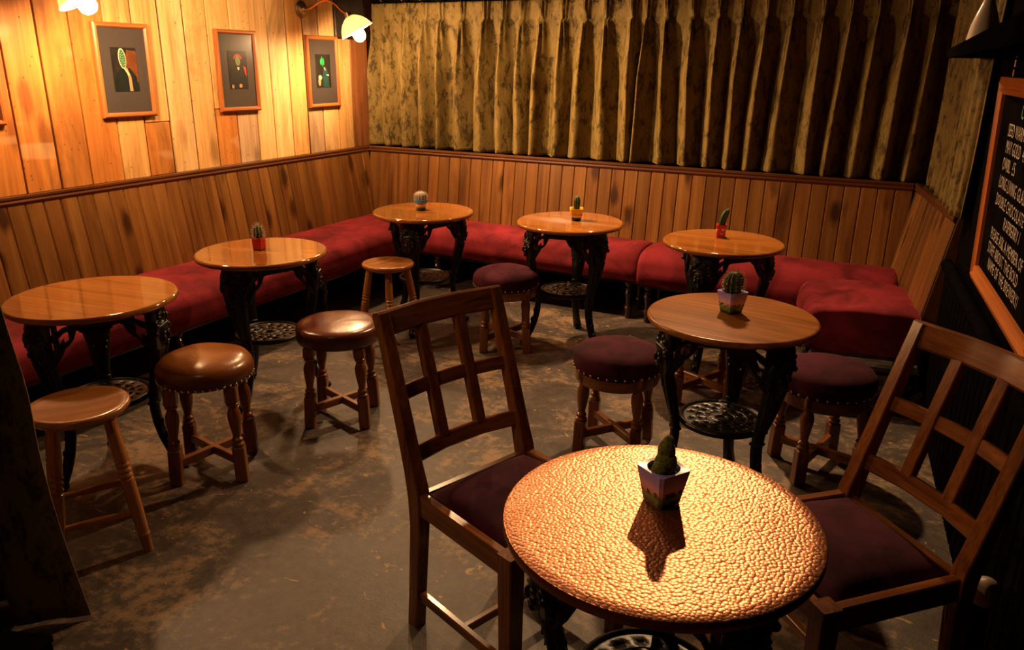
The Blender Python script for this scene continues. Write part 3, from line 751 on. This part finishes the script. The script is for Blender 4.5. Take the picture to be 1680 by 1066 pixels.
# plain wooden stools with dished seats
def wooden_stool(label, loc, rz, r, h):
    t = thing('wooden_stool', label, 'stool', (loc[0], loc[1], 0), rz, 'plain wooden stools')
    k = r/0.155
    prof = [(0.0, h-0.036), (0.120*k, h-0.036), (0.142*k, h-0.030), (0.153*k, h-0.018), (0.155*k, h-0.008), (0.151*k, h-0.001), (0.144*k, h+0.001), (0.125*k, h-0.002), (0.09*k, h-0.006), (0.04*k, h-0.009), (0.0, h-0.010)]
    obj('seat', B().lathe(prof, 56), 'beech_X', t, angle=60)
    top = Vector((0.078*k, 0.078*k, h-0.034)); bot = Vector((0.132*k, 0.132*k, 0.0))
    prof_l = [(0.0, 0.0145), (0.03, 0.0165), (0.12, 0.0185), (0.125, 0.0205), (0.135, 0.0205), (0.14, 0.0185), (0.30, 0.0215), (0.50, 0.0225), (0.55, 0.0225), (0.555, 0.0185), (0.575, 0.0235), (0.595, 0.0185), (0.615, 0.0235), (0.635, 0.0185), (0.655, 0.0235), (0.675, 0.0185), (0.68, 0.0225), (0.85, 0.0205), (1.0, 0.0175)]
    for sx in (-1, 1):
        for sy in (-1, 1):
            P = []; Rr = []
            for u, rr in prof_l:
                p = bot.lerp(top, u); P.append(Vector((p.x*sx, p.y*sy, p.z))); Rr.append(rr)
            obj('leg', B().tube(P, Rr, 14), 'beech_Z', t, angle=40)
    def at(u, sx, sy): p = bot.lerp(top, u); return Vector((p.x*sx, p.y*sy, p.z))
    for u, ends in ((0.30, ((-1, -1), (1, -1))), (0.30, ((-1, 1), (1, 1))), (0.42, ((-1, -1), (-1, 1))), (0.42, ((1, -1), (1, 1)))):
        a, c = at(u, *ends[0]), at(u, *ends[1]); mid = (a+c)/2
        obj('rung', B().tube([a, a.lerp(c, 0.15), mid, a.lerp(c, 0.85), c], [0.008, 0.0105, 0.0125, 0.0105, 0.008], 12), 'beech_X' if abs((c-a).x) > 0.05 else 'beech_Y', t)
    return t
wooden_stool('larger plain wooden stool with dished seat beside the left foreground curtain', (-2.345, 1.470), math.radians(58), 0.157, 0.525)
wooden_stool('small plain wooden stool in front of the corner table', (-2.640, 3.605), math.radians(81), 0.149, 0.50)

# ------------------------------------------------------------------ lattice-back chairs
def chair(label, loc, rz):
    t = thing('lattice_chair', label, 'chair', (loc[0], loc[1], 0), rz, 'lattice-back chairs at the copper table')
    hw = 0.203
    def back_x(z): return -0.195-0.150*((z-0.45)/0.49)**1.05 if z > 0.45 else -0.195
    def bow(y): return -0.030*(1-(abs(y)/hw)**2)
    for s in (-1, 1):
        path = [Vector((back_x(z)-(0.03*(1-z/0.35) if z < 0.35 else 0), s*hw, z)) for z in (0.0, 0.12, 0.35, 0.44, 0.47, 0.52, 0.62, 0.74, 0.86, 0.945)]
        w = [0.038, 0.038, 0.040, 0.043, 0.043, 0.041, 0.040, 0.039, 0.038, 0.037]
        obj('upright', B().sweep_rect(path, w, [0.042, 0.042, 0.045, 0.052, 0.052, 0.045, 0.040, 0.037, 0.034, 0.032], Vector((1, 0, 0)), 0.003), 'chair_wood_Z', t)
        obj('front_leg', B().sweep_rect([(0.195, s*0.208, 0.0), (0.195, s*0.208, 0.25), (0.195, s*0.208, 0.462)], [0.042, 0.047, 0.051], [0.042, 0.047, 0.051], Vector((1, 0, 0)), 0.003), 'chair_wood_Z', t)
        obj('side_rail', B().sweep_rect([(-0.195, s*0.203, 0.428), (0.19, s*0.212, 0.426)], 0.028, 0.064, Vector((0, 0, 1)), 0.003), 'chair_wood_X', t)
        obj('side_stretcher', B().sweep_rect([(-0.205, s*0.203, 0.115), (0.195, s*0.208, 0.115)], 0.020, 0.030, Vector((0, 0, 1)), 0.003), 'chair_wood_X', t)
    obj('cross_stretcher', B().sweep_rect([(0.0, -0.205, 0.115), (0.0, 0.205, 0.115)], 0.020, 0.026, Vector((0, 0, 1)), 0.003), 'chair_wood_Y', t)
    obj('front_rail', B().sweep_rect([(0.197, -0.20, 0.425), (0.197, 0.20, 0.425)], 0.024, 0.052, Vector((0, 0, 1)), 0.003), 'chair_wood_Y', t)
    obj('back_rail', B().sweep_rect([(-0.195, -0.20, 0.425), (-0.195, 0.20, 0.425)], 0.024, 0.052, Vector((0, 0, 1)), 0.003), 'chair_wood_Y', t)
    lean = Vector((-0.29, 0, 0.957)).normalized()
    def rail(z, hgt, th, ends, over=0.0):
        ys = [-ends, -0.070, 0.070, ends]           # faceted in three lengths
        pts = []
        for y in ys: pts.append(Vector((back_x(z)+bow(y if abs(y) < hw else hw), y, z)))
        fine = []
        for a, c in zip(pts, pts[1:]):
            for k in range(4): fine.append(a.lerp(c, k/4+ (0.02 if k == 0 and fine else 0)))
        fine.append(pts[-1])
        return B().sweep_rect(fine, th, hgt, lean, 0.0065 if hgt > 0.06 else 0.004)
    obj('top_rail', rail(0.916, 0.072, 0.028, hw+0.0185), 'chair_wood_Y', t, angle=12)
    obj('lower_rail', rail(0.555, 0.047, 0.020, hw-0.010), 'chair_wood_Y', t, angle=12)
    for y0, y1 in ((-hw+0.012, -0.085), (-0.055, 0.055), (0.085, hw-0.012)):
        obj('lattice_bar', B().sweep_rect([Vector((back_x(0.725)+bow(y), y, 0.725)) for y in (y0, (y0+y1)/2, y1)], 0.018, 0.041, lean, 0.003), 'chair_wood_Y', t)
    for s in (-1, 1):
        obj('slat', B().sweep_rect([Vector((back_x(z)+bow(0.07), s*0.070, z)) for z in (0.57, 0.65, 0.73, 0.82, 0.890)], 0.037, 0.025, Vector((1, 0, 0)), 0.003), 'chair_wood_Z', t)
    # drop-in pad
    b = B(); N = 18; V = {}
    for i in range(N+1):
        for j in range(N+1):
            u, v = i/N*2-1, j/N*2-1
            x = u*0.176; y = v*(0.186+0.006*u)
            e = max(abs(u), abs(v)); z = 0.462+0.030*(1-abs(u)**3.2)*(1-abs(v)**3.2)-0.010*max(0, e-0.93)/0.07
            z += 0.0025*noise.noise(Vector((x*14, y*14, loc[0])))
            V[i, j] = b.bm.verts.new((x, y, z))
    for i in range(N):
        for j in range(N): b.bm.faces.new((V[i, j], V[i+1, j], V[i+1, j+1], V[i, j+1]))
    ring_ = [V[i, 0] for i in range(N+1)]+[V[N, j] for j in range(1, N+1)]+[V[i, N] for i in range(N-1, -1, -1)]+[V[0, j] for j in range(N-1, 0, -1)]
    low = [b.bm.verts.new((v.co.x, v.co.y, 0.425)) for v in ring_]
    for i in range(len(ring_)):
        j = (i+1) % len(ring_); b.bm.faces.new((ring_[i], low[i], low[j], ring_[j]))
    b.bm.faces.new(low)
    obj('seat_pad', b, 'plum_suede', t, angle=50)
    return t
chair('lattice-back wooden chair with plum seat on the left of the copper table', (-0.861, 1.745), math.radians(-20.5))
chair('lattice-back wooden chair with plum seat on the right of the copper table', (-0.045, 1.925), math.radians(-136))

# ------------------------------------------------------------------ potted cacti
def square_pot(h, w0, w1, mat, parent, round_hole=True):
    b = B(); N = 8
    def sq(w, z, n=6, rad=0.12):
        pts = []
        for k in range(4):
            a = PI/4+k*PI/2; c = Vector((math.cos(a), math.sin(a), 0))*w/math.sqrt(2)*1.0
            nx = Vector((math.cos(a+PI/2), math.sin(a+PI/2), 0))*w/math.sqrt(2)
            for q in range(n):
                p = c.lerp(nx, (q+0.5)/n) if True else c
                pts.append(Vector((p.x, p.y, z)))
        return pts
    n = 6
    def circ(r, z):
        ref = sq(1, 0, n); return [Vector((r*p.x/p.length, r*p.y/p.length, z)) for p in [Vector((q.x, q.y, 0)) for q in ref]]
    rin = w1*0.41
    b.rings([sq(w0*0.94, 0.0), sq(w0, 0.004), sq(w1*0.99, h-0.004), sq(w1*0.97, h), circ(rin, h-0.001), circ(rin*0.95, h-0.012), circ(rin*0.8, h*0.5)])
    return obj('pot', b, mat, parent, angle=40)
def soil(parent, r, z): return obj('soil', B().lathe([(r, z-0.004), (r, z), (r*0.5, z+0.002), (0.0005, z+0.003)], 18), 'soil', parent)
def cactus_body(parent, mat, r, h, ribs, z0, lean=(0, 0), depth=0.14, rp=0.9, name='cactus'):
    rs = []; n = ribs*6; K = 14
    for k in range(K+1):
        u = k/K; prof = math.sin(math.acos(max(-1, min(1, (u-0.55)/0.45)))) if u > 0.55 else (rp+(1-rp)*math.sin(u/0.55*PI/2))
        prof = max(prof, 0.02); rr = r*prof
        rs.append([Vector((rr*(1+depth*math.cos(ribs*2*PI*i/n))*math.cos(2*PI*i/n)+lean[0]*u*u, rr*(1+depth*math.cos(ribs*2*PI*i/n))*math.sin(2*PI*i/n)+lean[1]*u*u, z0+h*u)) for i in range(n)])
    return obj(name, B().rings(rs), mat, parent, angle=70)
def spines(parent, r, h, z0, ribs, rows, length, thick, mat, lean=(0, 0), seed=1, fan=4, up=0.2):
    b = B(); R_ = random.Random(seed)
    for k in range(rows):
        u = 0.06+0.92*k/(rows-1); prof = math.sin(math.acos(max(-1, min(1, (u-0.55)/0.45)))) if u > 0.55 else 1.0
        for i in range(ribs):
            a = 2*PI*i/ribs
            nrm = Vector((math.cos(a)*max(prof, 0.1), math.sin(a)*max(prof, 0.1), max(0, (u-0.5)*1.8))).normalized()
            c = Vector((r*prof*1.12*math.cos(a)+lean[0]*u*u, r*prof*1.12*math.sin(a)+lean[1]*u*u, z0+h*u))
            for q in range(fan):
                d = (nrm+Vector((R_.uniform(-1, 1), R_.uniform(-1, 1), R_.uniform(-0.8, 1)+up))*0.75).normalized()
                L = length*R_.uniform(0.6, 1.2); s = d.orthogonal().normalized()*thick; s2 = d.cross(s)
                v = [b.bm.verts.new(c+s), b.bm.verts.new(c-s*0.5+s2*0.8), b.bm.verts.new(c-s*0.5-s2*0.8), b.bm.verts.new(c+d*L)]
                for f in ((0, 1, 3), (1, 2, 3), (2, 0, 3)): b.bm.faces.new([v[x] for x in f])
    o = obj('spines', b, mat, parent, angle=0); o['kind'] = 'stuff'; return o
def pot_thing(label, x, y, rz): return thing('potted_cactus', label, 'cactus', (x, y, 0.7305), rz, 'small potted cacti on the tables')
# copper table: mossy two-lobed cactus
t = pot_thing('mossy two-lobed cactus in a purple landscape pot on the copper table', -0.383, 1.452, math.radians(58))
p = square_pot(0.080, 0.058, 0.084, 'dusk_landscape_glaze', t); soil(t, 0.034, 0.070)
b = B(); b.sphere((0.004, 0.0, 0.088), 0.026, (0.95, 0.9, 1.0), 16, 12); b.sphere((-0.014, -0.006, 0.080), 0.018, (1, 1, 1), 14, 10); b.sphere((0.008, 0.004, 0.112), 0.021, (0.9, 0.9, 1.25), 16, 12); b.sphere((0.013, 0.006, 0.132), 0.013, (0.9, 0.9, 1.1), 12, 8)
for v in b.bm.verts: v.co += v.co.normalized()*0.004*noise.noise(v.co*140)
obj('cactus', b, 'cactus_moss', t, angle=70)
# oak table: barrel cactus
t = pot_thing('round spiny barrel cactus in a purple landscape pot on the oak-grained table', -0.551, 2.862, math.radians(56))
square_pot(0.080, 0.060, 0.086, 'dusk_landscape_glaze', t); soil(t, 0.036, 0.070)
cactus_body(t, 'cactus_green', 0.031, 0.088, 12, 0.066, (0.004, 0), 0.12, 0.72); spines(t, 0.031, 0.088, 0.066, 12, 10, 0.015, 0.0008, 'spine_tan', (0.004, 0), 3, 5)
# red pot
t = pot_thing('hairy pale-spined cactus in a plain red pot', -2.770, 2.757, math.radians(10))
square_pot(0.062, 0.046, 0.050, 'red_glaze', t); soil(t, 0.019, 0.054)
cactus_body(t, 'cactus_green', 0.019, 0.066, 9, 0.050, (0, 0), 0.16, 0.9); spines(t, 0.019, 0.066, 0.050, 9, 9, 0.023, 0.0008, 'spine_white', (0, 0), 5, 5, 0.5)
# corner table
t = pot_thing('woolly white ball cactus in a small blue-rimmed pot', -2.688, 4.030, math.radians(30))
b = B().lathe([(0.024, 0), (0.028, 0.003), (0.034, 0.040), (0.043, 0.046), (0.043, 0.064), (0.040, 0.065), (0.036, 0.058), (0.030, 0.03)], 28); obj('pot', b, 'blue_garden_glaze', t, angle=45)
soil(t, 0.035, 0.057)
cactus_body(t, 'cactus_wool', 0.036, 0.058, 14, 0.054, (0, 0), 0.05, 0.85); spines(t, 0.035, 0.058, 0.054, 14, 10, 0.008, 0.0005, 'spine_white', (0, 0), 8, 6)
# yellow pot
t = pot_thing('slim upright ribbed cactus in a yellow mountain-painted pot', -1.735, 4.205, math.radians(24))
square_pot(0.070, 0.050, 0.080, 'yellow_mountain_glaze', t); soil(t, 0.030, 0.061)
cactus_body(t, 'cactus_dark', 0.0165, 0.085, 9, 0.056, (0.003, 0), 0.16, 0.85); spines(t, 0.0165, 0.085, 0.056, 9, 9, 0.005, 0.0004, 'spine_white', (0.003, 0), 9, 3)
# red patterned
t = pot_thing('leaning smooth green cactus in a red patterned pot', -0.893, 4.160, math.radians(12))
square_pot(0.068, 0.046, 0.054, 'red_patterned_glaze', t); soil(t, 0.020, 0.060)
cactus_body(t, 'cactus_dark', 0.0165, 0.098, 6, 0.055, (0.026, 0.0), 0.20, 0.8)

# ------------------------------------------------------------------ framed pictures
def flat_shape(pts, z, name, mat, parent):
    b = B(); b.rings([[Vector((0.0, y, zz)) for y, zz in pts], [Vector((z, y, zz)) for y, zz in pts]])
    return obj(name, b, mat, parent, angle=0)
def oval(cy, cz, ry, rz_, n=20, rot=0.0):
    return [(cy+ry*math.cos(2*PI*k/n)*math.cos(rot)-rz_*math.sin(2*PI*k/n)*math.sin(rot), cz+ry*math.cos(2*PI*k/n)*math.sin(rot)+rz_*math.sin(2*PI*k/n)*math.cos(rot)) for k in range(n)]
def picture(label, y, z, kind, w=0.335, h=0.482, tilt=0.0):
    t = thing('framed_picture', label, 'picture', (-3.889, y, z), 0, 'portraits in pine frames')
    t.rotation_euler = (tilt, 0, 0)
    fw_, th = 0.026, 0.022
    def member(a, c, m):
        # mitred moulding from corner a to corner c (outer), inner corners inset
        (ya, za), (yc, zc) = a, c; iy = lambda q: q-math.copysign(fw_, q)
        outer, inner = [], []
        prof = [(0, 0.0), (0, th*0.7), (0.3, th), (0.7, th), (1.0, th*0.55), (1.0, 0.0)]
        ra = [Vector((x, ya-math.copysign(fw_*q, ya), za-math.copysign(fw_*q, za))) for q, x in prof]
        rc = [Vector((x, yc-math.copysign(fw_*q, yc), zc-math.copysign(fw_*q, zc))) for q, x in prof]
        obj('frame_member', B().rings([ra, rc]), m, t, angle=25)
    W, H_ = w/2, h/2
    member((-W, H_), (W, H_), 'frame_wood_Y'); member((-W, -H_), (W, -H_), 'frame_wood_Y')
    member((-W, -H_), (-W, H_), 'frame_wood_Z'); member((W, -H_), (W, H_), 'frame_wood_Z')
    obj('mount', B().box((0.005, 0, 0), (0.006, w-0.04, h-0.04)), 'mount_card', t, angle=0)
    pr = obj('print', B().box((0.0085, 0, 0.005), (0.002, 0.155, 0.225)), 'print_dark', t, angle=0)
    e = 0.0098
    if kind == 1:
        flat_shape([(0.02, -0.05), (0.076, -0.06), (0.076, 0.10), (0.02, 0.105), (0.0, 0.03)], e, 'backdrop', 'print_brown', pr)
        flat_shape([(-0.070, -0.106), (0.074, -0.106), (0.062, -0.03), (0.03, 0.012), (-0.01, 0.016), (-0.05, -0.005), (-0.066, -0.04)], e+0.0003, 'coat', 'print_coat', pr)
        flat_shape(oval(-0.012, 0.062, 0.0225, 0.052, 24, 0.08), e+0.0005, 'halo', 'print_cream', pr)
        flat_shape(oval(-0.011, 0.060, 0.0185, 0.046, 24, 0.08), e+0.0007, 'cactus_head', 'print_green', pr)
        flat_shape([(0.0, 0.016), (0.012, 0.012), (0.030, -0.03), (0.034, -0.105), (0.014, -0.105), (0.014, -0.04)], e+0.0007, 'shirt', 'print_flesh', pr)
        flat_shape([(-0.012, 0.020), (0.002, 0.010), (0.024, -0.022), (0.014, -0.024), (-0.004, 0.004)], e+0.0009, 'collar', 'print_cream', pr)
        for k in range(6):
            for s in (-1, 0, 1): flat_shape(oval(-0.011+s*0.010, 0.028+k*0.0125+abs(s)*0.003, 0.0016, 0.0028, 6), e+0.0010, 'areole', 'print_cream', pr)
    elif kind == 2:
        flat_shape([(-0.070, -0.106), (0.070, -0.106), (0.066, -0.02), (0.038, 0.025), (-0.036, 0.025), (-0.064, -0.02)], e, 'coat', 'print_coat', pr)
        flat_shape(oval(0.002, 0.060, 0.020, 0.030), e+0.0003, 'cactus_head', 'print_sage', pr)
        for k in range(7):
            a = PI*(0.12+0.76*k/6); flat_shape(oval(0.002+0.030*math.cos(a), 0.066+0.030*math.sin(a), 0.006, 0.006, 8), e+0.0005, 'flower', 'print_red', pr)
        flat_shape([(-0.007, 0.022), (0.011, 0.022), (0.007, 0.006), (-0.002, 0.006)], e+0.0005, 'shirt', 'print_cream', pr)
        flat_shape(oval(0.012, -0.088, 0.013, 0.012, 10), e+0.0005, 'hand', 'print_flesh', pr)
        flat_shape(oval(-0.052, -0.092, 0.009, 0.012, 10), e+0.0005, 'hand', 'print_flesh', pr)
        flat_shape([(0.045, 0.03), (0.066, 0.02), (0.066, -0.03), (0.058, -0.02)], e+0.0005, 'chair_back', 'print_red', pr)
    else:
        flat_shape([(-0.005, -0.106), (0.056, -0.106), (0.050, -0.01), (0.030, 0.030), (0.004, 0.030), (-0.010, -0.02)], e, 'coat', 'print_teal', pr)
        for dy, hh in ((-0.022, 0.020), (-0.008, 0.034), (0.008, 0.024)): flat_shape(oval(-0.002+dy, 0.064+0.2*hh, 0.0065, hh), e+0.0003, 'cactus_head', 'print_bright_green', pr)
        flat_shape([(0.006, 0.034), (0.018, 0.026), (0.024, 0.006), (0.014, 0.014)], e+0.0005, 'collar', 'print_cream', pr)
        flat_shape(oval(-0.038, -0.038, 0.018, 0.016, 12), e+0.0005, 'bouquet', 'print_cream', pr)
        flat_shape(oval(-0.046, -0.068, 0.014, 0.026, 12), e+0.0004, 'bouquet_wrap', 'print_flesh', pr)
        flat_shape([(0.030, -0.016), (0.058, -0.020), (0.056, -0.026), (0.030, -0.024)], e+0.0005, 'glove', 'print_cream', pr)
    return t
picture('pine-framed portrait of a figure with a spotted cactus head and pale lapel', 3.018, 1.529, 1, tilt=-0.012)
picture('pine-framed portrait of a seated figure with a red-flowered cactus head', 3.823, 1.521, 2, tilt=-0.010)
picture('pine-framed portrait of a teal-clad cactus figure holding a bouquet, under the lamp', 4.627, 1.509, 3)
picture('pine-framed picture cut off by the left edge of the view', 2.165, 1.53, 2)

# ------------------------------------------------------------------ wall lamps
def sconce(label, y, z):
    t = thing('wall_lamp', label, 'lamp', (-3.893, y, z), 0, 'copper-armed wall lamps')
    ry = Matrix.Rotation(PI/2, 4, 'Y')
    obj('backplate', B().lathe([(0.0, 0.0), (0.052, 0.0), (0.056, 0.006), (0.052, 0.012), (0.040, 0.016), (0.036, 0.022), (0.018, 0.026), (0.014, 0.044), (0.0, 0.046)], 28, mat=ry), 'old_metal', t, angle=40)
    P = []
    for k in range(17):
        u = k/16; P.append(Vector((0.035+0.36*u, 0.0, 0.055*math.sin(PI*min(1, u*1.15))**1.5-0.02*math.sin(2*PI*u)*(1-u)-0.05*max(0, u-0.75)/0.25*0.8)))
    obj('arm', B().tube(P, 0.0075, 10, upv=Vector((0, 1, 0))), 'copper_pipe', t, angle=60)
    e = P[-1]; tiltm = Matrix.Translation(e) @ Matrix.Scale(1.32, 4) @ Matrix.Rotation(math.radians(35), 4, 'Z') @ Matrix.Rotation(math.radians(-28), 4, 'Y')
    obj('socket', B().lathe([(0.0, 0.012), (0.016, 0.012), (0.018, 0.0), (0.018, -0.038), (0.0, -0.038)], 16, mat=tiltm), 'old_metal', t)
    outer = [(0.018, -0.008), (0.030, -0.014), (0.052, -0.030), (0.070, -0.052), (0.082, -0.078), (0.086, -0.086)]
    sh = B(); sh.rings([[tiltm @ Vector((r*math.cos(2*PI*i/32), r*math.sin(2*PI*i/32), zz)) for i in range(32)] for r, zz in outer+[(0.083, -0.086)]+[(r-0.003, zz-0.002) for r, zz in reversed(outer[:-1])]], cap=False)
    obj('shade', sh, 'opal_shade', t, angle=60)
    bp = [(0.0, -0.036), (0.012, -0.036), (0.014, -0.05), (0.024, -0.075), (0.031, -0.100), (0.029, -0.120), (0.018, -0.134), (0.0, -0.139)]
    obj('bulb', B().lathe(bp, 20, mat=tiltm), 'lit_bulb', t, angle=60)
    return t
sconce('lit copper-armed wall lamp in the corner beside the curtain', 4.452, 1.912)
sconce('lit copper-armed wall lamp above the planks at the top left edge', 2.490, 1.985)

# ------------------------------------------------------------------ ceiling downlights (above the frame) and added fill spots
def downlight(label, x, y, watts, target, blend=0.6, size=100):
    t = thing('ceiling_spot', label, 'lamp', (x, y, 2.61), 0, 'ceiling spotlights')
    obj('canister', B().lathe([(0.0, 0.0), (0.045, 0.0), (0.05, -0.02), (0.05, -0.12), (0.046, -0.122), (0.044, -0.06), (0.0, -0.05)], 24), 'dark_steel', t)
    ld = bpy.data.lights.new('spot', 'SPOT'); ld.energy = watts; ld.color = WARM; ld.spot_size = math.radians(size); ld.spot_blend = blend; ld.shadow_soft_size = 0.045
    lo = bpy.data.objects.new('spot', ld); COL.objects.link(lo); lo.parent = t; lo.location = (0, 0, -0.13)
    d = Vector(target)-Vector((x, y, 2.48)); lo.rotation_euler = d.to_track_quat('-Z', 'Y').to_euler()
downlight('dark ceiling spotlight over the back bench, above the view', -1.15, 4.62, PENDANT_W*4.3, (-0.72, 2.45, 0.35), 1.0, 112)
downlight('dark ceiling spotlight aimed at the curtain, above the view', -3.05, 3.95, PENDANT_W*6.8, (-1.72, 5.12, 0.62), 1.0, 80)
downlight('dark ceiling spotlight over the corner table, above the view', -2.75, 4.20, PENDANT_W*1.5, (-1.75, 2.6, 0.2), 1.0, 105)
downlight('added fill spotlight brightening the picture wall, above the view', -2.70, 3.30, PENDANT_W*2.5, (-3.88, 3.35, 1.76), 1.0, 84)  # added wash light to lift the planks, no such fitting known
downlight('added fill spotlight brightening the chairs, on the camera side', -1.55, 0.45, PENDANT_W*0.55, (-0.75, 1.80, 0.45), 1.0, 84)  # added camera-side fill for the chairs and pot fronts, not a known lamp

# ------------------------------------------------------------------ chalk menu board on the right wall
bx, by = 0.2265, 3.15; ang = math.atan2(0.095, 1.0)
mb = thing('menu_board', 'black chalk menu board in an orange wooden frame on the right wall', 'blackboard', (bx, by, 0.90), ang)
mb.rotation_euler = (0, -math.atan2(0.025, 0.67), ang)
# local: -y along the wall towards the viewer, +x into the wall
BW, BH = 0.98, 0.672
def bmember(p, q, m):
    prof = [(0, 0.0), (0, -0.020), (0.018, -0.026), (0.030, -0.018), (0.036, -0.024), (0.052, -0.018), (0.055, 0.0)]
    cyb, czb = -BW/2, BH/2
    def pt(c, w, x): return Vector((x, c[0]+math.copysign(w, cyb-c[0]), c[1]+math.copysign(w, czb-c[1])))
    obj('frame_member', B().rings([[pt(p, w, x) for w, x in prof], [pt(q, w, x) for w, x in prof]]), m, mb, angle=20)
bmember((0, 0), (0, BH), 'orange_wood_Z'); bmember((-BW, 0), (-BW, BH), 'orange_wood_Z')
bmember((0, 0), (-BW, 0), 'orange_wood_Y'); bmember((0, BH), (-BW, BH), 'orange_wood_Y')
slate_o = obj('slate', B().box((-0.004, -BW/2, BH/2), (0.008, BW-0.06, BH-0.06)), 'slate', mb, angle=0)
def chalk(txt, y, z, size, slant=0.0, mat='chalk', sx=0.78):
    cu = bpy.data.curves.new('lettering', 'FONT'); cu.body = txt; cu.size = size; cu.shear = slant; cu.offset = -0.0004; cu.space_character = 1.05; cu.resolution_u = 2
    o = bpy.data.objects.new('lettering', cu); COL.objects.link(o)
    dg = bpy.context.evaluated_depsgraph_get(); me = bpy.data.meshes.new_from_object(o.evaluated_get(dg))
    bpy.data.objects.remove(o); 
    for v in me.vertices:
        x, yy = v.co.x*sx, v.co.y
        x += 0.0015*noise.noise(Vector((x*60, yy*60, size*90))); yy += 0.003*noise.noise(Vector((x*30, yy*50, 4+size*90)))
        v.co = Vector((-0.0088, y-x, z+yy))
    return obj('lettering', me, mat, slate_o, angle=0)
lines = [('COOL', -0.36, 0.560, 0.062, 'chalk_green'), ('SEED WARM', -0.200, 0.500, 0.056, 'chalk'), ('MAY GOLD  4.6', -0.205, 0.450, 0.056, 'chalk'), ('OWBL  £5', -0.195, 0.398, 0.056, 'chalk'), ('LONG LIVING GLASS', -0.185, 0.342, 0.056, 'chalk'),
         ('DOUBLE CHOCOLATE', -0.180, 0.286, 0.054, 'chalk'), ('RASPBERRY /', -0.360, 0.236, 0.054, 'chalk'), ('PLEASE ASK A MEMBER OF', -0.185, 0.178, 0.054, 'chalk'), ('STAFF ABOUT THE BOLD', -0.175, 0.130, 0.054, 'chalk'), ('NAME OF THE BREWERY/', -0.215, 0.082, 0.054, 'chalk')]
for txt, y, z, s, m_ in lines: chalk(txt, y, z, s, 0.08, m_)
chain = B()
for k in range(7):
    chain.tube([(-0.012, -0.165-0.008*k, BH+0.004+0.028*k), (-0.012, -0.170-0.008*k, BH+0.024+0.028*k)], [0.0045, 0.0045], 6)
obj('chain', chain, 'chrome', mb)

# ------------------------------------------------------------------ black shelf and white bottle
sh = B(); pts = [(0.018, 4.08), (0.0746, 1.124), (0.085, 0.4), (wall_r(0.4)-0.004, 0.4), (wall_r(4.08)-0.004, 4.08)]
sh.rings([[Vector((x, y, z)) for x, y in pts] for z in (1.632, 1.668)])
tag(obj('wall_shelf', sh, 'black_paint', angle=0), 'black wooden wall shelf above the menu board carrying a white bottle', 'shelf')
tag(obj('bottle', B().lathe([(0.0, 0.0), (0.050, 0.0), (0.054, 0.006), (0.053, 0.03), (0.046, 0.075), (0.034, 0.115), (0.022, 0.145), (0.017, 0.165), (0.016, 0.20), (0.019, 0.205), (0.019, 0.215), (0.0, 0.215)], 32), 'white_glaze', None, (0.120, 3.50, 1.668), angle=50), 'glossy white tapering bottle on the black wall shelf', 'bottle')

# ------------------------------------------------------------------ black case at the lower left corner
cs_ = thing('black_case', 'low black case on the floor at the lower left corner', 'case', (-1.885, 1.00, 0), math.radians(20))
obj('body', B().box((-0.16, -0.12, 0.055), (0.32, 0.24, 0.11), None, 0.006), 'black_paint', cs_)
obj('lid', B().box((-0.16, -0.12, 0.1225), (0.326, 0.246, 0.025), None, 0.006), 'black_paint', cs_)
obj('edge_strip', B().box((-0.16, 0.0005, 0.110), (0.30, 0.006, 0.006), None, 0.001), 'dark_steel', cs_)

# ------------------------------------------------------------------ dark post with pale cap, right foreground
pt = thing('post', 'dark round post with a pale rounded cap behind the right chair', 'post', (0.300, 2.02, 0))
obj('shaft', B().lathe([(0.0, 0.0), (0.030, 0.0), (0.030, 0.02), (0.022, 0.03), (0.020, 0.34), (0.0, 0.34)], 20), 'black_paint', pt)
obj('cap', B().lathe([(0.026, 0.335), (0.030, 0.342), (0.030, 0.362), (0.026, 0.370), (0.026, 0.385), (0.020, 0.397), (0.0, 0.402)], 20), 'pale_cap', pt, angle=50)
